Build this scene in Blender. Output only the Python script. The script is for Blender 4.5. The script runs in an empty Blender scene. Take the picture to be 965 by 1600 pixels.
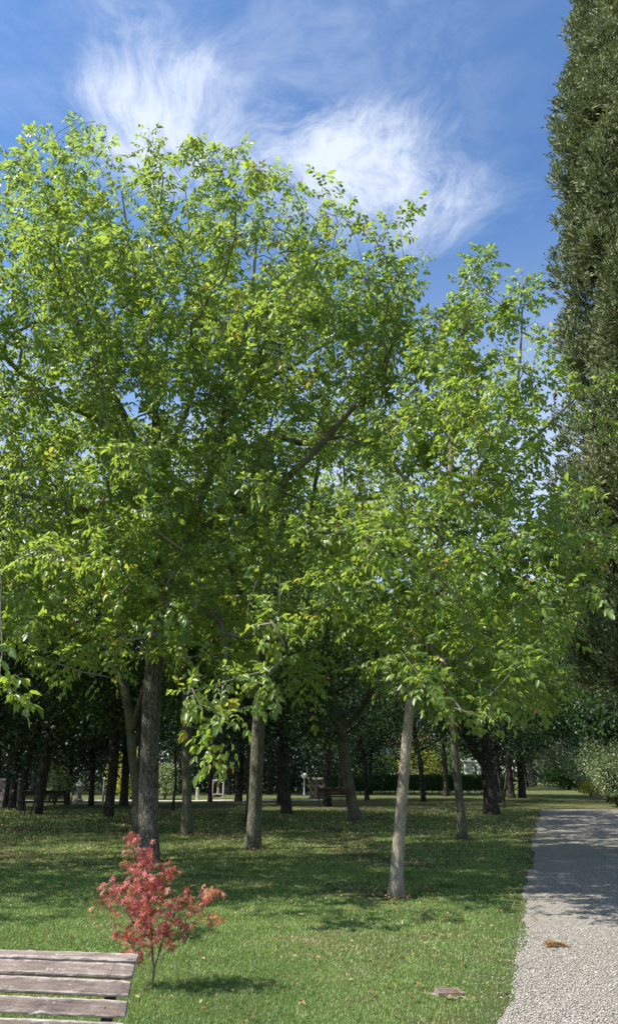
import bpy, math, random
import numpy as np
from mathutils import Vector, Matrix
R = math.radians
rng = np.random.default_rng(7)
random.seed(7)
scene = bpy.context.scene
COL = scene.collection

# ------------------------------------------------------------------ camera
CAMH = 1.6
PITCH = 19.2
F = 1164.0
cam_d = bpy.data.cameras.new('camera')
cam = bpy.data.objects.new('camera', cam_d)
COL.objects.link(cam)
cam_d.sensor_fit = 'VERTICAL'
cam_d.sensor_height = 24.0
cam_d.lens = F / 1600 * 24
cam_d.clip_start = 0.05
cam_d.clip_end = 3000
cam.location = (0, 0, CAMH)
cam.rotation_euler = (R(90 + PITCH), 0, 0)
scene.camera = cam
CT, ST = math.cos(R(PITCH)), math.sin(R(PITCH))

# ------------------------------------------------------------------ light
SUN_EL, SUN_AZ = 50.0, -14.0     # sun stands to the left, a touch behind the camera
sdir = np.array([-math.cos(R(SUN_EL)) * math.cos(R(SUN_AZ)), math.cos(R(SUN_EL)) * math.sin(R(SUN_AZ)), math.sin(R(SUN_EL))])
sun_d = bpy.data.lights.new('sun', 'SUN')
sun_d.energy = 5.0
sun_d.angle = R(0.53)
sun_d.color = (1.0, 0.955, 0.88)
sun = bpy.data.objects.new('sun', sun_d)
COL.objects.link(sun)
sun.location = (-30, 5, 40)
sun.rotation_euler = Vector(sdir).to_track_quat('Z', 'Y').to_euler()

scene.view_settings.view_transform = 'Standard'
scene.view_settings.look = 'None'
scene.view_settings.exposure = 0.80
scene.view_settings.gamma = 1
scene.view_settings.use_curve_mapping = False
scene.cycles.max_bounces = 12
scene.cycles.diffuse_bounces = 8
scene.cycles.transmission_bounces = 5
scene.cycles.transparent_max_bounces = 4
scene.cycles.sample_clamp_indirect = 8


def P(x, y, d):
    """point seen at photo pixel (x, y) at forward distance d"""
    f, r, u = F, x - 482.5, 800.0 - y
    ry, rz = f * CT - u * ST, f * ST + u * CT
    k = d / ry
    return np.array([r * k, d, CAMH + rz * k])


def G(x, y):
    """ground point seen at photo pixel"""
    f, r, u = F, x - 482.5, 800.0 - y
    ry, rz = f * CT - u * ST, f * ST + u * CT
    k = -CAMH / rz
    return np.array([r * k, ry * k, 0.0])


# ------------------------------------------------------------------ sky
world = bpy.data.worlds.new('World')
scene.world = world
world.use_nodes = True
nt = world.node_tree
nt.nodes.clear()


class NT:
    """tiny node-tree writer"""
    def __init__(self, t): self.t = t

    def n(self, typ, **kw):
        nd = self.t.nodes.new(typ)
        for k, v in kw.items():
            if k.startswith('i_'):
                key = k[2:]
                key = int(key) if key.isdigit() else key.replace('_', ' ')
                self.put(nd.inputs[key], v)
            else:
                setattr(nd, k, v)
        return nd

    def put(self, sock, v):
        if hasattr(v, 'is_output'):
            self.t.links.new(v, sock)
        else:
            sock.default_value = v

    def m(self, op, a, b=None, c=None, clamp=False):
        nd = self.t.nodes.new('ShaderNodeMath')
        nd.operation = op
        nd.use_clamp = clamp
        self.put(nd.inputs[0], a)
        if b is not None: self.put(nd.inputs[1], b)
        if c is not None: self.put(nd.inputs[2], c)
        return nd.outputs[0]

    def v(self, op, a, b=None, scale=None):
        nd = self.t.nodes.new('ShaderNodeVectorMath')
        nd.operation = op
        self.put(nd.inputs[0], a)
        if b is not None: self.put(nd.inputs[1], b)
        if scale is not None: self.put(nd.inputs['Scale'], scale)
        return nd.outputs['Value'] if op in ('DOT_PRODUCT', 'LENGTH', 'DISTANCE') else nd.outputs[0]

    def noise(self, vec, scale, detail=4, rough=0.5, dist=0.0):
        nd = self.t.nodes.new('ShaderNodeTexNoise')
        if vec is not None: self.put(nd.inputs['Vector'], vec)
        nd.inputs['Scale'].default_value = scale
        nd.inputs['Detail'].default_value = detail
        nd.inputs['Roughness'].default_value = rough
        nd.inputs['Distortion'].default_value = dist
        return nd.outputs['Fac']

    def ramp(self, fac, stops, interp='LINEAR'):
        nd = self.t.nodes.new('ShaderNodeValToRGB')
        nd.color_ramp.interpolation = interp
        el = nd.color_ramp.elements
        while len(el) > 1: el.remove(el[-1])
        el[0].position = stops[0][0]
        c = stops[0][1]
        el[0].color = (*c, 1) if len(c) == 3 else c
        for p, c in stops[1:]:
            e = el.new(p)
            e.color = (*c, 1)
        self.put(nd.inputs[0], fac)
        return nd.outputs[0]

    def rng(self, val, a, b, c=0.0, d=1.0, smooth=True):
        nd = self.t.nodes.new('ShaderNodeMapRange')
        if smooth: nd.interpolation_type = 'SMOOTHSTEP'
        self.put(nd.inputs[0], val)
        nd.inputs[1].default_value = a
        nd.inputs[2].default_value = b
        nd.inputs[3].default_value = c
        nd.inputs[4].default_value = d
        return nd.outputs[0]

    def mix(self, fac, a, b, mode='MIX'):
        nd = self.t.nodes.new('ShaderNodeMix')
        nd.data_type = 'RGBA'
        nd.blend_type = mode
        self.put(nd.inputs[0], fac)
        for s, v in ((nd.inputs[6], a), (nd.inputs[7], b)):
            if isinstance(v, tuple) and len(v) == 3: v = (*v, 1)
            self.put(s, v)
        return nd.outputs[2]


w = NT(nt)
tc = w.n('ShaderNodeTexCoord').outputs['Generated']
sky = w.n('ShaderNodeTexSky', sky_type='NISHITA', sun_disc=False, sun_elevation=R(SUN_EL),
          sun_rotation=R(-(90 - SUN_AZ)), altitude=200, air_density=1.25, dust_density=0.25, ozone_density=3.0)
d_ = w.v('NORMALIZE', tc)
sep = w.n('ShaderNodeSeparateXYZ', i_0=d_)
zc = w.m('MAXIMUM', sep.outputs[2], 0.06)
plane = w.v('SCALE', d_, scale=w.m('DIVIDE', 1.0, zc))          # the cloud layer: a plane high above
warp = w.n('ShaderNodeTexNoise', i_Vector=plane)
warp.inputs['Scale'].default_value = 1.6
warp.inputs['Detail'].default_value = 3
wv = w.v('SCALE', w.v('SUBTRACT', warp.outputs['Color'], (0.5, 0.5, 0.5)), scale=0.36)
pv = w.v('ADD', plane, wv)
mp = w.n('ShaderNodeMapping', i_Vector=pv)
mp.inputs['Rotation'].default_value = (0, 0, R(-42))
mp.inputs['Scale'].default_value = (6.0, 2.0, 1.0)
streak = w.noise(mp.outputs[0], 2.2, 11, 0.70, 0.15)
soft = w.noise(plane, 2.4, 7, 0.55, 0.5)


def cdir(x, y):
    v = P(x, y, 100.0) - np.array([0, 0, CAMH])
    return tuple(v / abs(v[2]))


def blob(x, y, rad_in, rad_out, amp, sx=1.0):
    c = cdir(x, y)
    dif = w.v('SUBTRACT', pv, c)
    if sx != 1.0:
        dif = w.v('MULTIPLY', dif, (sx, 1.0, 1.0))
    dist = w.v('LENGTH', dif)
    return w.rng(dist, rad_in, rad_out, amp, 0.0)


b1 = blob(245, 205, 0.04, 0.25, 1.15)
b2 = blob(310, 120, 0.0, 0.21, 0.90)
b3 = blob(545, 265, 0.04, 0.32, 1.15)
b4 = blob(640, 330, 0.0, 0.30, 0.95)
b5 = blob(215, 30, 0.0, 0.16, 0.62)
b6 = blob(850, 740, 0.2, 1.5, 0.55)
b7 = blob(410, 190, 0.0, 0.24, 0.85)
b8 = blob(700, 210, 0.0, 0.15, 0.55)
msum = b1
for b in (b2, b3, b4, b5, b7, b8): msum = w.m('MAXIMUM', msum, b)
fib = w.n('ShaderNodeMapping', i_Vector=w.v('ADD', pv, w.v('SCALE', w.v('SUBTRACT', warp.outputs['Color'], (0.5, 0.5, 0.5)), scale=0.5)))
fib.inputs['Rotation'].default_value = (0, 0, R(-34))
fib.inputs['Scale'].default_value = (9.0, 2.6, 1.0)
fibre = w.noise(fib.outputs[0], 3.2, 12, 0.74, 0.25)
puff = w.noise(pv, 6.5, 10, 0.66, 0.3)
tex = w.m('ADD', w.m('ADD', w.m('MULTIPLY', streak, 0.9), w.m('MULTIPLY', fibre, 0.9)), w.m('MULTIPLY', puff, 1.1))
body = w.m('MULTIPLY', msum, w.m('SUBTRACT', w.m('MULTIPLY', tex, 2.1), 2.25))
body = w.m('ADD', body, w.m('MULTIPLY', w.m('POWER', msum, 1.4), 0.34))
b0 = blob(400, 190, 0.1, 0.62, 0.34)
dens = w.m('MAXIMUM', w.rng(body, 0.04, 1.75), w.m('MULTIPLY', b0, w.rng(puff, .3, .75)))
wisp = w.m('MULTIPLY', w.rng(streak, 0.42, 0.85), w.m('MAXIMUM', w.m('MULTIPLY', w.rng(soft, 0.45, 0.75), 0.42), 0.04))
veil = w.m('MULTIPLY', w.rng(sep.outputs[2], 0.70, 0.92), w.m('ADD', w.rng(w.m('ADD', w.m('MULTIPLY', soft, .6), w.m('MULTIPLY', puff, .4)), .38, .68, 0, .75), 0.06))   # thin cirrus high up
low = w.m('MULTIPLY', w.rng(sep.outputs[2], 0.62, 0.30), w.rng(soft, 0.30, 0.62, 0.15, 0.75))
tot = w.m('MAXIMUM', w.m('MAXIMUM', dens, wisp), w.m('MAXIMUM', w.m('MULTIPLY', veil, 0.42), w.m('MAXIMUM', low, b6)), clamp=True)
tot = w.m('MULTIPLY', tot, 0.74)
hsv = w.n('ShaderNodeHueSaturation', i_Color=sky.outputs[0])
hsv.inputs['Saturation'].default_value = 1.12
hsv.inputs['Value'].default_value = 1.0
skycol = w.mix(1.0, hsv.outputs[0], (0.80, 0.86, 0.95), 'MULTIPLY')
cl = w.mix(tot, skycol, (5.2, 5.5, 6.0))
bg = w.n('ShaderNodeBackground', i_Color=cl, i_Strength=0.122)
out = w.n('ShaderNodeOutputWorld', i_Surface=bg.outputs[0])


# ------------------------------------------------------------------ materials
def new_mat(name):
    m = bpy.data.materials.new(name)
    m.use_nodes = True
    m.node_tree.nodes.clear()
    return m, NT(m.node_tree)


def finish(t, shader):
    t.n('ShaderNodeOutputMaterial', i_Surface=shader)


def bump(t, h, dist, strength=1.0):
    b = t.n('ShaderNodeBump', i_Height=h)
    b.inputs['Distance'].default_value = dist
    b.inputs['Strength'].default_value = strength
    return b.outputs[0]


def bsdf(t, col, rough=0.8, normal=None, spec=0.5, metal=0.0):
    b = t.n('ShaderNodeBsdfPrincipled')
    t.put(b.inputs['Base Color'], (*col, 1) if isinstance(col, tuple) else col)
    t.put(b.inputs['Roughness'], rough)
    b.inputs['Specular IOR Level'].default_value = spec
    b.inputs['Metallic'].default_value = metal
    if normal is not None: t.put(b.inputs['Normal'], normal)
    return b.outputs[0]


def leaf_mat(name, stops, trans=(0.24, 0.42, 0.03), tfac=0.42, rough=0.42, spec=0.5):
    m, t = new_mat(name)
    a = t.n('ShaderNodeAttribute', attribute_name='tint').outputs['Fac']
    c = t.ramp(a, stops)
    d = bsdf(t, c, rough, None, spec)
    tr = t.n('ShaderNodeBsdfTranslucent', i_Color=t.mix(0.62, t.mix(1.0, c, (2.4, 2.4, 1.6), 'MULTIPLY'), trans))
    mx = t.n('ShaderNodeMixShader', i_0=tfac, i_1=d, i_2=tr.outputs[0])
    finish(t, mx.outputs[0])
    return m


def bark_mat(name, dark, light, scale=10.0, fis=1.0, lichen=None, zs=0.22):
    m, t = new_mat(name)
    co = t.n('ShaderNodeTexCoord').outputs['Object']
    mp = t.n('ShaderNodeMapping', i_Vector=co)
    mp.inputs['Scale'].default_value = (1, 1, zs)
    dn = t.n('ShaderNodeTexNoise', i_Vector=mp.outputs[0])
    dn.inputs['Scale'].default_value = scale * 0.6
    v = t.v('ADD', mp.outputs[0], t.v('SCALE', t.v('SUBTRACT', dn.outputs['Color'], (0.5, 0.5, 0.5)), scale=0.12))
    vo = t.n('ShaderNodeTexVoronoi', feature='DISTANCE_TO_EDGE', i_Vector=v)
    vo.inputs['Scale'].default_value = scale
    ridge = t.rng(vo.outputs['Distance'], 0.0, 0.22)
    n1 = t.noise(mp.outputs[0], scale * 3.0, 6, 0.65)
    n2 = t.noise(co, 2.2, 5, 0.6)
    h = t.m('ADD', t.m('MULTIPLY', ridge, 0.75 * fis), t.m('MULTIPLY', n1, 0.5))
    base = t.mix(t.rng(h, 0.15, 0.95), dark, light)
    base = t.mix(t.rng(n2, 0.35, 0.7), base, t.mix(1.0, base, (0.62, 0.6, 0.56), 'MULTIPLY'))
    if lichen:
        n3 = t.noise(co, 4.0, 6, 0.7)
        base = t.mix(t.rng(n3, 0.60, 0.70, 0, 0.75), base, lichen)
    finish(t, bsdf(t, base, 0.9, bump(t, h, 0.035 * fis + 0.006, 0.9), 0.2))
    return m


M = {}
M['walnut_leaf'] = leaf_mat('walnut_leaf', [(0.0, (0.076, 0.132, 0.036)), (0.5, (0.126, 0.200, 0.052)), (0.90, (0.215, 0.285, 0.062)),
                                            (0.972, (0.190, 0.230, 0.03)), (0.984, (0.42, 0.27, 0.03)), (1.0, (0.22, 0.10, 0.03))], trans=(0.48, 0.60, 0.06), tfac=0.48, rough=0.36)
M['wood_leaf'] = leaf_mat('wood_leaf', [(0.0, (0.022, 0.062, 0.016)), (0.7, (0.045, 0.105, 0.024)), (1.0, (0.10, 0.16, 0.03))],
                          trans=(0.18, 0.30, 0.03), tfac=0.30, rough=0.5)
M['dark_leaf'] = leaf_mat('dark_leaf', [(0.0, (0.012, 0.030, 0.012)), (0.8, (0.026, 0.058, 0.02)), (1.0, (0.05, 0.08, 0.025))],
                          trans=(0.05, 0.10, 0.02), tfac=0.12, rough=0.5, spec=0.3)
M['cypress'] = leaf_mat('cypress_foliage', [(0.0, (0.040, 0.055, 0.018)), (0.15, (0.100, 0.128, 0.052)), (0.6, (0.176, 0.212, 0.092)), (0.93, (0.25, 0.285, 0.14)), (1.0, (0.32, 0.26, 0.16))],
                        trans=(0.12, 0.16, 0.04), tfac=0.12, rough=0.6, spec=0.3)
M['grass'] = leaf_mat('grass_blades', [(0.0, (0.090, 0.175, 0.040)), (0.5, (0.175, 0.290, 0.075)), (0.8, (0.31, 0.37, 0.14)), (1.0, (0.52, 0.43, 0.26))],
                      trans=(0.36, 0.48, 0.08), tfac=0.36, rough=0.5)
M['silver_leaf'] = leaf_mat('silver_leaf', [(0.0, (0.16, 0.20, 0.13)), (1.0, (0.34, 0.36, 0.24))], trans=(0.2, 0.28, 0.1), tfac=0.25, rough=0.5)
M['pale_leaf'] = leaf_mat('pale_leaf', [(0.0, (0.07, 0.12, 0.04)), (0.7, (0.16, 0.22, 0.09)), (1.0, (0.62, 0.62, 0.52))], trans=(0.3, 0.42, 0.1), tfac=0.3, rough=0.4)
M['yellow_leaf'] = leaf_mat('yellow_leaf', [(0.0, (0.16, 0.20, 0.02)), (0.7, (0.34, 0.33, 0.04)), (1.0, (0.5, 0.42, 0.08))], trans=(0.5, 0.5, 0.05), tfac=0.45, rough=0.5)
M['red_leaf'] = leaf_mat('maple_leaf', [(0.0, (0.17, 0.035, 0.042)), (0.4, (0.38, 0.085, 0.085)), (0.75, (0.54, 0.18, 0.15)), (0.90, (0.56, 0.25, 0.09)), (1.0, (0.45, 0.34, 0.08))],
                         trans=(0.60, 0.10, 0.09), tfac=0.36, rough=0.45)
M['dead_leaf'] = leaf_mat('dead_leaf', [(0.0, (0.10, 0.055, 0.025)), (0.6, (0.26, 0.16, 0.07)), (1.0, (0.46, 0.38, 0.16))], trans=(0.4, 0.25, 0.06), tfac=0.2, rough=0.6)
M['bark_old'] = bark_mat('old_walnut_bark', (0.060, 0.055, 0.046), (0.30, 0.28, 0.235), 38, 1.0, (0.32, 0.27, 0.11), 0.11)
M['bark_limb'] = bark_mat('smooth_grey_limb_bark', (0.19, 0.175, 0.14), (0.43, 0.40, 0.33), 30, 0.2, None, 0.3)
M['bark_pale'] = bark_mat('young_walnut_bark', (0.24, 0.205, 0.155), (0.64, 0.575, 0.46), 44, 0.40, (0.30, 0.29, 0.17), 0.12)
M['bark_mid'] = bark_mat('grey_green_bark', (0.085, 0.085, 0.060), (0.26, 0.25, 0.18), 34, 0.6, (0.16, 0.19, 0.10), 0.2)
M['bark_dark'] = bark_mat('dark_bark', (0.030, 0.026, 0.022), (0.10, 0.09, 0.075), 16, 0.8)
M['bark_twig'] = bark_mat('maple_bark', (0.16, 0.13, 0.09), (0.36, 0.30, 0.2), 60, 0.2)


def mat_lawn():
    m, t = new_mat('lawn_soil_and_turf')
    co = t.n('ShaderNodeTexCoord').outputs['Object']
    n1 = t.noise(co, 0.55, 5, 0.6)
    n2 = t.noise(co, 22, 6, 0.7)
    n3 = t.noise(co, 120, 3, 0.7)
    n4 = t.noise(co, 0.16, 4, 0.6)
    g = t.mix(t.rng(n2, 0.3, 0.7), (0.085, 0.115, 0.038), (0.155, 0.19, 0.065))
    dry = t.mix(t.rng(n3, 0.35, 0.7), (0.22, 0.165, 0.095), (0.33, 0.27, 0.15))
    c = t.mix(t.m('MULTIPLY', t.rng(n1, 0.50, 0.68), t.rng(n2, 0.36, 0.6)), g, dry)
    sepc = t.n('ShaderNodeSeparateXYZ', i_0=co)
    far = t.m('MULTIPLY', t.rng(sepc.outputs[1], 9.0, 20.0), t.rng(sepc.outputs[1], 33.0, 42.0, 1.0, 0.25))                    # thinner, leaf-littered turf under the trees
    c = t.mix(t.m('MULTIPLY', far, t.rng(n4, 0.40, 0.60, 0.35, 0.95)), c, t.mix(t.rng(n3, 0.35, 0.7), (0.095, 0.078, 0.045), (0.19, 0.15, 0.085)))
    h = t.m('ADD', n2, t.m('MULTIPLY', n3, 0.6))
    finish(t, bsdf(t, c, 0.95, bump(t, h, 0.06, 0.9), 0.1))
    return m


def mat_gravel():
    m, t = new_mat('white_gravel')
    co = t.n('ShaderNodeTexCoord').outputs['Object']
    vo = t.n('ShaderNodeTexVoronoi', i_Vector=co)
    vo.inputs['Scale'].default_value = 88
    vr = t.n('ShaderNodeTexVoronoi', i_Vector=co)
    vr.inputs['Scale'].default_value = 28
    sep1 = t.n('ShaderNodeSeparateColor', i_0=vo.outputs['Color'])
    c = t.ramp(sep1.outputs[0], [(0.0, (0.16, 0.14, 0.115)), (0.25, (0.29, 0.26, 0.215)), (0.6, (0.39, 0.36, 0.31)), (0.85, (0.52, 0.49, 0.43)), (1.0, (0.30, 0.21, 0.15))])
    gap = t.rng(vo.outputs['Distance'], 0.35, 0.75)
    c = t.mix(t.m('MULTIPLY', gap, 0.55), c, (0.17, 0.15, 0.125))
    n1 = t.noise(co, 0.9, 5, 0.6)
    n2 = t.noise(co, 7, 5, 0.7)
    c = t.mix(t.m('MULTIPLY', t.rng(n1, 0.45, 0.7), t.rng(n2, 0.35, 0.7)), c, t.mix(0.5, c, (0.19, 0.16, 0.11)))
    h = t.m('SUBTRACT', 1.0, t.m('ADD', t.m('POWER', vo.outputs['Distance'], 2.0), t.m('MULTIPLY', vr.outputs['Distance'], 0.4)))
    finish(t, bsdf(t, c, 0.9, bump(t, h, 0.011, 1.0), 0.2))
    return m


def mat_simple(name, a, b, scale=8, rough=0.8, bd=0.004, metal=0.0, spec=0.4):
    m, t = new_mat(name)
    co = t.n('ShaderNodeTexCoord').outputs['Object']
    n = t.noise(co, scale, 6, 0.65)
    finish(t, bsdf(t, t.mix(t.rng(n, 0.3, 0.7), a, b), rough, bump(t, n, bd), spec, metal))
    return m


def mat_bench():
    m, t = new_mat('weathered_painted_wood')
    co = t.n('ShaderNodeTexCoord').outputs['Object']
    oi = t.n('ShaderNodeObjectInfo').outputs['Random']
    co2 = t.v('ADD', co, t.n('ShaderNodeCombineXYZ', i_0=t.m('MULTIPLY', oi, 37.0), i_1=0.0, i_2=t.m('MULTIPLY', oi, 11.0)).outputs[0])
    mp = t.n('ShaderNodeMapping', i_Vector=co2)
    mp.inputs['Scale'].default_value = (0.10, 1, 1)
    grain = t.noise(mp.outputs[0], 90, 8, 0.7)
    mp2 = t.n('ShaderNodeMapping', i_Vector=co2)
    mp2.inputs['Scale'].default_value = (0.5, 1, 1)
    flake = t.noise(mp2.outputs[0], 42, 8, 0.75, 0.3)
    blot = t.noise(co2, 5, 5, 0.6)
    c = t.mix(t.rng(grain, 0.3, 0.7), (0.17, 0.120, 0.095), (0.30, 0.235, 0.195))
    c = t.mix(t.rng(blot, 0.4, 0.65), c, t.mix(1.0, c, (0.66, 0.64, 0.66), 'MULTIPLY'))
    c = t.mix(t.rng(flake, 0.585, 0.63, 0, 0.7), c, (0.52, 0.46, 0.41))
    # worn-bare edges: geometry height stored as attribute 'edge'
    e = t.n('ShaderNodeAttribute', attribute_name='edge').outputs['Fac']
    c = t.mix(t.m('MULTIPLY', e, t.rng(t.m('ADD', flake, t.m('MULTIPLY', grain, 0.4)), 0.55, 0.85, 0.05, 0.8)), c, (0.50, 0.45, 0.40))
    wx = t.n('ShaderNodeMapping', i_Vector=co2)
    wx.inputs['Rotation'].default_value = (0, R(25), 0)
    wx.inputs['Scale'].default_value = (1.0, 0.2, 0.25)
    cr = t.noise(wx.outputs[0], 9, 3, 0.5, 0.3)
    c = t.mix(t.rng(t.m('ABSOLUTE', t.m('SUBTRACT', cr, 0.34)), 0.0, 0.008, 0.75, 0.0), c, (0.035, 0.028, 0.025))
    h = t.m('ADD', t.m('MULTIPLY', flake, 1.0), t.m('MULTIPLY', grain, 0.6))
    finish(t, bsdf(t, c, 0.72, bump(t, h, 0.004, 0.9), 0.35))
    return m


M['lawn'] = mat_lawn()
M['gravel'] = mat_gravel()
M['bench'] = mat_bench()
M['pebble'] = leaf_mat('pebble', [(0.0, (0.14, 0.125, 0.10)), (0.3, (0.28, 0.25, 0.205)), (0.8, (0.46, 0.42, 0.36)), (1.0, (0.62, 0.59, 0.53))], tfac=0.0, rough=0.85)
M['iron'] = mat_simple('black_painted_iron', (0.012, 0.012, 0.013), (0.03, 0.03, 0.03), 30, 0.5, 0.001)
M['bolt'] = mat_simple('dull_steel', (0.10, 0.085, 0.075), (0.24, 0.21, 0.19), 60, 0.6, 0.0005, 0.3)
M['dark_wood'] = mat_simple('dark_bench_wood', (0.035, 0.028, 0.024), (0.075, 0.06, 0.05), 20)
M['stone'] = mat_simple('pale_stone', (0.34, 0.32, 0.28), (0.55, 0.52, 0.46), 9, 0.9, 0.01)
M['brick'] = mat_simple('old_brick', (0.26, 0.19, 0.15), (0.42, 0.34, 0.28), 14, 0.9, 0.01)
M['white'] = mat_simple('white_paint', (0.62, 0.61, 0.58), (0.80, 0.79, 0.76), 6, 0.7, 0.002)
M['globe'] = mat_simple('milk_glass', (0.70, 0.70, 0.68), (0.84, 0.84, 0.82), 4, 0.25, 0.0)
M['rust'] = mat_simple('rusty_grate', (0.15, 0.10, 0.085), (0.30, 0.22, 0.19), 40, 0.8, 0.003)
M['terracotta'] = mat_simple('bare_earth', (0.20, 0.15, 0.095), (0.40, 0.33, 0.23), 30, 0.95, 0.01)
M['earth'] = mat_simple('leaf_mould', (0.055, 0.04, 0.028), (0.14, 0.10, 0.065), 12, 0.95, 0.02)
M['far_path'] = mat_simple('pale_gravel_track', (0.40, 0.37, 0.32), (0.58, 0.54, 0.48), 6, 0.95, 0.01)
M['roof'] = mat_simple('roof_tiles', (0.22, 0.10, 0.06), (0.36, 0.18, 0.11), 10, 0.9, 0.02)
M['plaster'] = mat_simple('white_plaster', (0.66, 0.65, 0.62), (0.78, 0.77, 0.74), 2, 0.9, 0.002)
M['pane'] = mat_simple('dark_window_glass', (0.02, 0.025, 0.03), (0.04, 0.045, 0.05), 2, 0.08, 0.0)


# ------------------------------------------------------------------ mesh helpers
def mesh_np(name, V, faces, mat, tint=None, smooth=False, extra=None):
    """faces: list of int arrays (n,3) / (n,4)...; tint: list of arrays, one value per face"""
    me = bpy.data.meshes.new(name)
    V = np.ascontiguousarray(V, dtype=np.float32)
    me.vertices.add(len(V))
    me.vertices.foreach_set('co', V.ravel())
    faces = [np.asarray(f, dtype=np.int32) for f in faces if len(f)]
    loops = np.concatenate([f.ravel() for f in faces])
    sizes = np.concatenate([np.full(len(f), f.shape[1], dtype=np.int32) for f in faces])
    starts = np.concatenate([[0], np.cumsum(sizes)[:-1]]).astype(np.int32)
    me.loops.add(len(loops))
    me.loops.foreach_set('vertex_index', loops)
    me.polygons.add(len(sizes))
    me.polygons.foreach_set('loop_start', starts)
    if smooth:
        me.polygons.foreach_set('use_smooth', np.ones(len(sizes), dtype=bool))
    if tint is not None:
        a = me.attributes.new('tint', 'FLOAT', 'FACE')
        a.data.foreach_set('value', np.concatenate(tint).astype(np.float32))
    me.update(calc_edges=True)
    me.materials.append(mat)
    return me


def link(name, data, parent=None, loc=None):
    o = bpy.data.objects.new(name, data)
    COL.objects.link(o)
    if loc is not None: o.location = loc
    if parent is not None: o.parent = parent
    return o


def tag(o, label=None, cat=None, group=None, kind=None):
    if label: o['label'] = label
    if cat: o['category'] = cat
    if group: o['group'] = group
    if kind: o['kind'] = kind
    return o


def empty(name, loc, label, cat, group=None, kind=None):
    o = link(name, None, None, loc)
    o.empty_display_size = 0.3
    return tag(o, label, cat, group, kind)


class MB:
    def __init__(self): self.v = []; self.f = []

    def add(self, vs, fs):
        b = len(self.v)
        self.v += [tuple(float(q) for q in p) for p in vs]
        self.f += [tuple(b + i for i in f) for f in fs]

    def box(self, c, s, M3=None, ch=0.0):
        """box with its edges chamfered by ch"""
        x, y, z = [q / 2 for q in s]
        if ch <= 0:
            vs = [(sx * x, sy * y, sz * z) for sx in (-1, 1) for sy in (-1, 1) for sz in (-1, 1)]
            fs = [(0, 1, 3, 2), (4, 6, 7, 5), (0, 4, 5, 1), (2, 3, 7, 6), (0, 2, 6, 4), (1, 5, 7, 3)]
        else:
            import bmesh
            bm = bmesh.new()
            bmesh.ops.create_cube(bm, size=1.0)
            for v_ in bm.verts: v_.co = (v_.co.x * 2 * x, v_.co.y * 2 * y, v_.co.z * 2 * z)
            bmesh.ops.bevel(bm, geom=list(bm.edges), offset=ch, segments=2, profile=0.5, affect='EDGES')
            bm.verts.index_update()
            vs = [tuple(v_.co) for v_ in bm.verts]
            fs = [tuple(v_.index for v_ in f.verts) for f in bm.faces]
            bm.free()
        if M3 is not None: vs = [tuple(M3 @ Vector(v_)) for v_ in vs]
        self.add([(a + c[0], b + c[1], d + c[2]) for a, b, d in vs], fs)

    def tube(self, pts, rad, n=8):
        V, Fq, caps = tube_arrays(np.array(pts, float), np.array(rad, float) if hasattr(rad, '__len__') else np.full(len(pts), rad), n)
        self.add(V, [tuple(q) for q in Fq] + [tuple(c) for c in caps])

    def lathe(self, prof, c=(0, 0, 0), n=16):
        vs = []
        fs = []
        for r_, z in prof:
            for k in range(n):
                a = 2 * math.pi * k / n
                vs.append((c[0] + r_ * math.cos(a), c[1] + r_ * math.sin(a), c[2] + z))
        for i in range(len(prof) - 1):
            for k in range(n):
                fs.append((i * n + k, i * n + (k + 1) % n, (i + 1) * n + (k + 1) % n, (i + 1) * n + k))
        fs.append(tuple(range(n))[::-1])
        fs.append(tuple((len(prof) - 1) * n + k for k in range(n)))
        self.add(vs, fs)

    def build(self, name, mat, parent=None, loc=None, smooth=False):
        me = bpy.data.meshes.new(name)
        me.from_pydata(self.v, [], self.f)
        if smooth:
            for p in me.polygons: p.use_smooth = True
        me.materials.append(mat)
        me.update()
        return link(name, me, parent, loc)


def tube_arrays(pts, rad, n):
    m = len(pts)
    tan = np.gradient(pts, axis=0)
    tan /= np.linalg.norm(tan, axis=1)[:, None] + 1e-9
    ref = np.array([0.31, 0.95, 0.05]) if abs(tan[:, 2]).mean() > 0.5 else np.array([0.05, 0.1, 1.0])
    a = np.cross(tan, ref)
    a /= np.linalg.norm(a, axis=1)[:, None] + 1e-9
    b = np.cross(tan, a)
    ang = np.arange(n) * 2 * math.pi / n
    V = pts[:, None, :] + rad[:, None, None] * (np.cos(ang)[None, :, None] * a[:, None, :] + np.sin(ang)[None, :, None] * b[:, None, :])
    V = V.reshape(-1, 3)
    i = np.arange(m - 1)[:, None] * n
    k = np.arange(n)[None, :]
    k2 = (k + 1) % n
    Fq = np.stack([i + k, i + k2, i + n + k2, i + n + k], -1).reshape(-1, 4)
    caps = [list(range(n)), list(range((m - 1) * n, m * n))]
    return V, Fq, caps


def unit(v): return v / (np.linalg.norm(v, axis=-1, keepdims=True) + 1e-9)


# a few cheap smooth noise fields for placement
class Fld:
    def __init__(self, seed, n=14, f0=1.0):
        g = np.random.default_rng(seed)
        self.k = g.normal(size=(n, 3)) * f0
        self.p = g.random(n) * 6.28

    def __call__(self, X):
        return np.sin(X @ self.k.T + self.p).mean(1) * math.sqrt(2 * len(self.p)) / 1.4


# ------------------------------------------------------------------ leaves
LF_V = np.array([[0, 0, 0], [0.48, 0, 0], [1.0, 0, 0], [0.26, 0.40, 1], [0.66, 0.42, 1], [0.26, -0.40, 1], [0.66, -0.42, 1]])
LF_T = np.array([[0, 1, 3], [0, 5, 1], [1, 2, 4], [1, 6, 2]])
LF_Q = np.array([[3, 1, 4, 4], [5, 6, 1, 1]])        # degenerate guard not used


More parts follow.
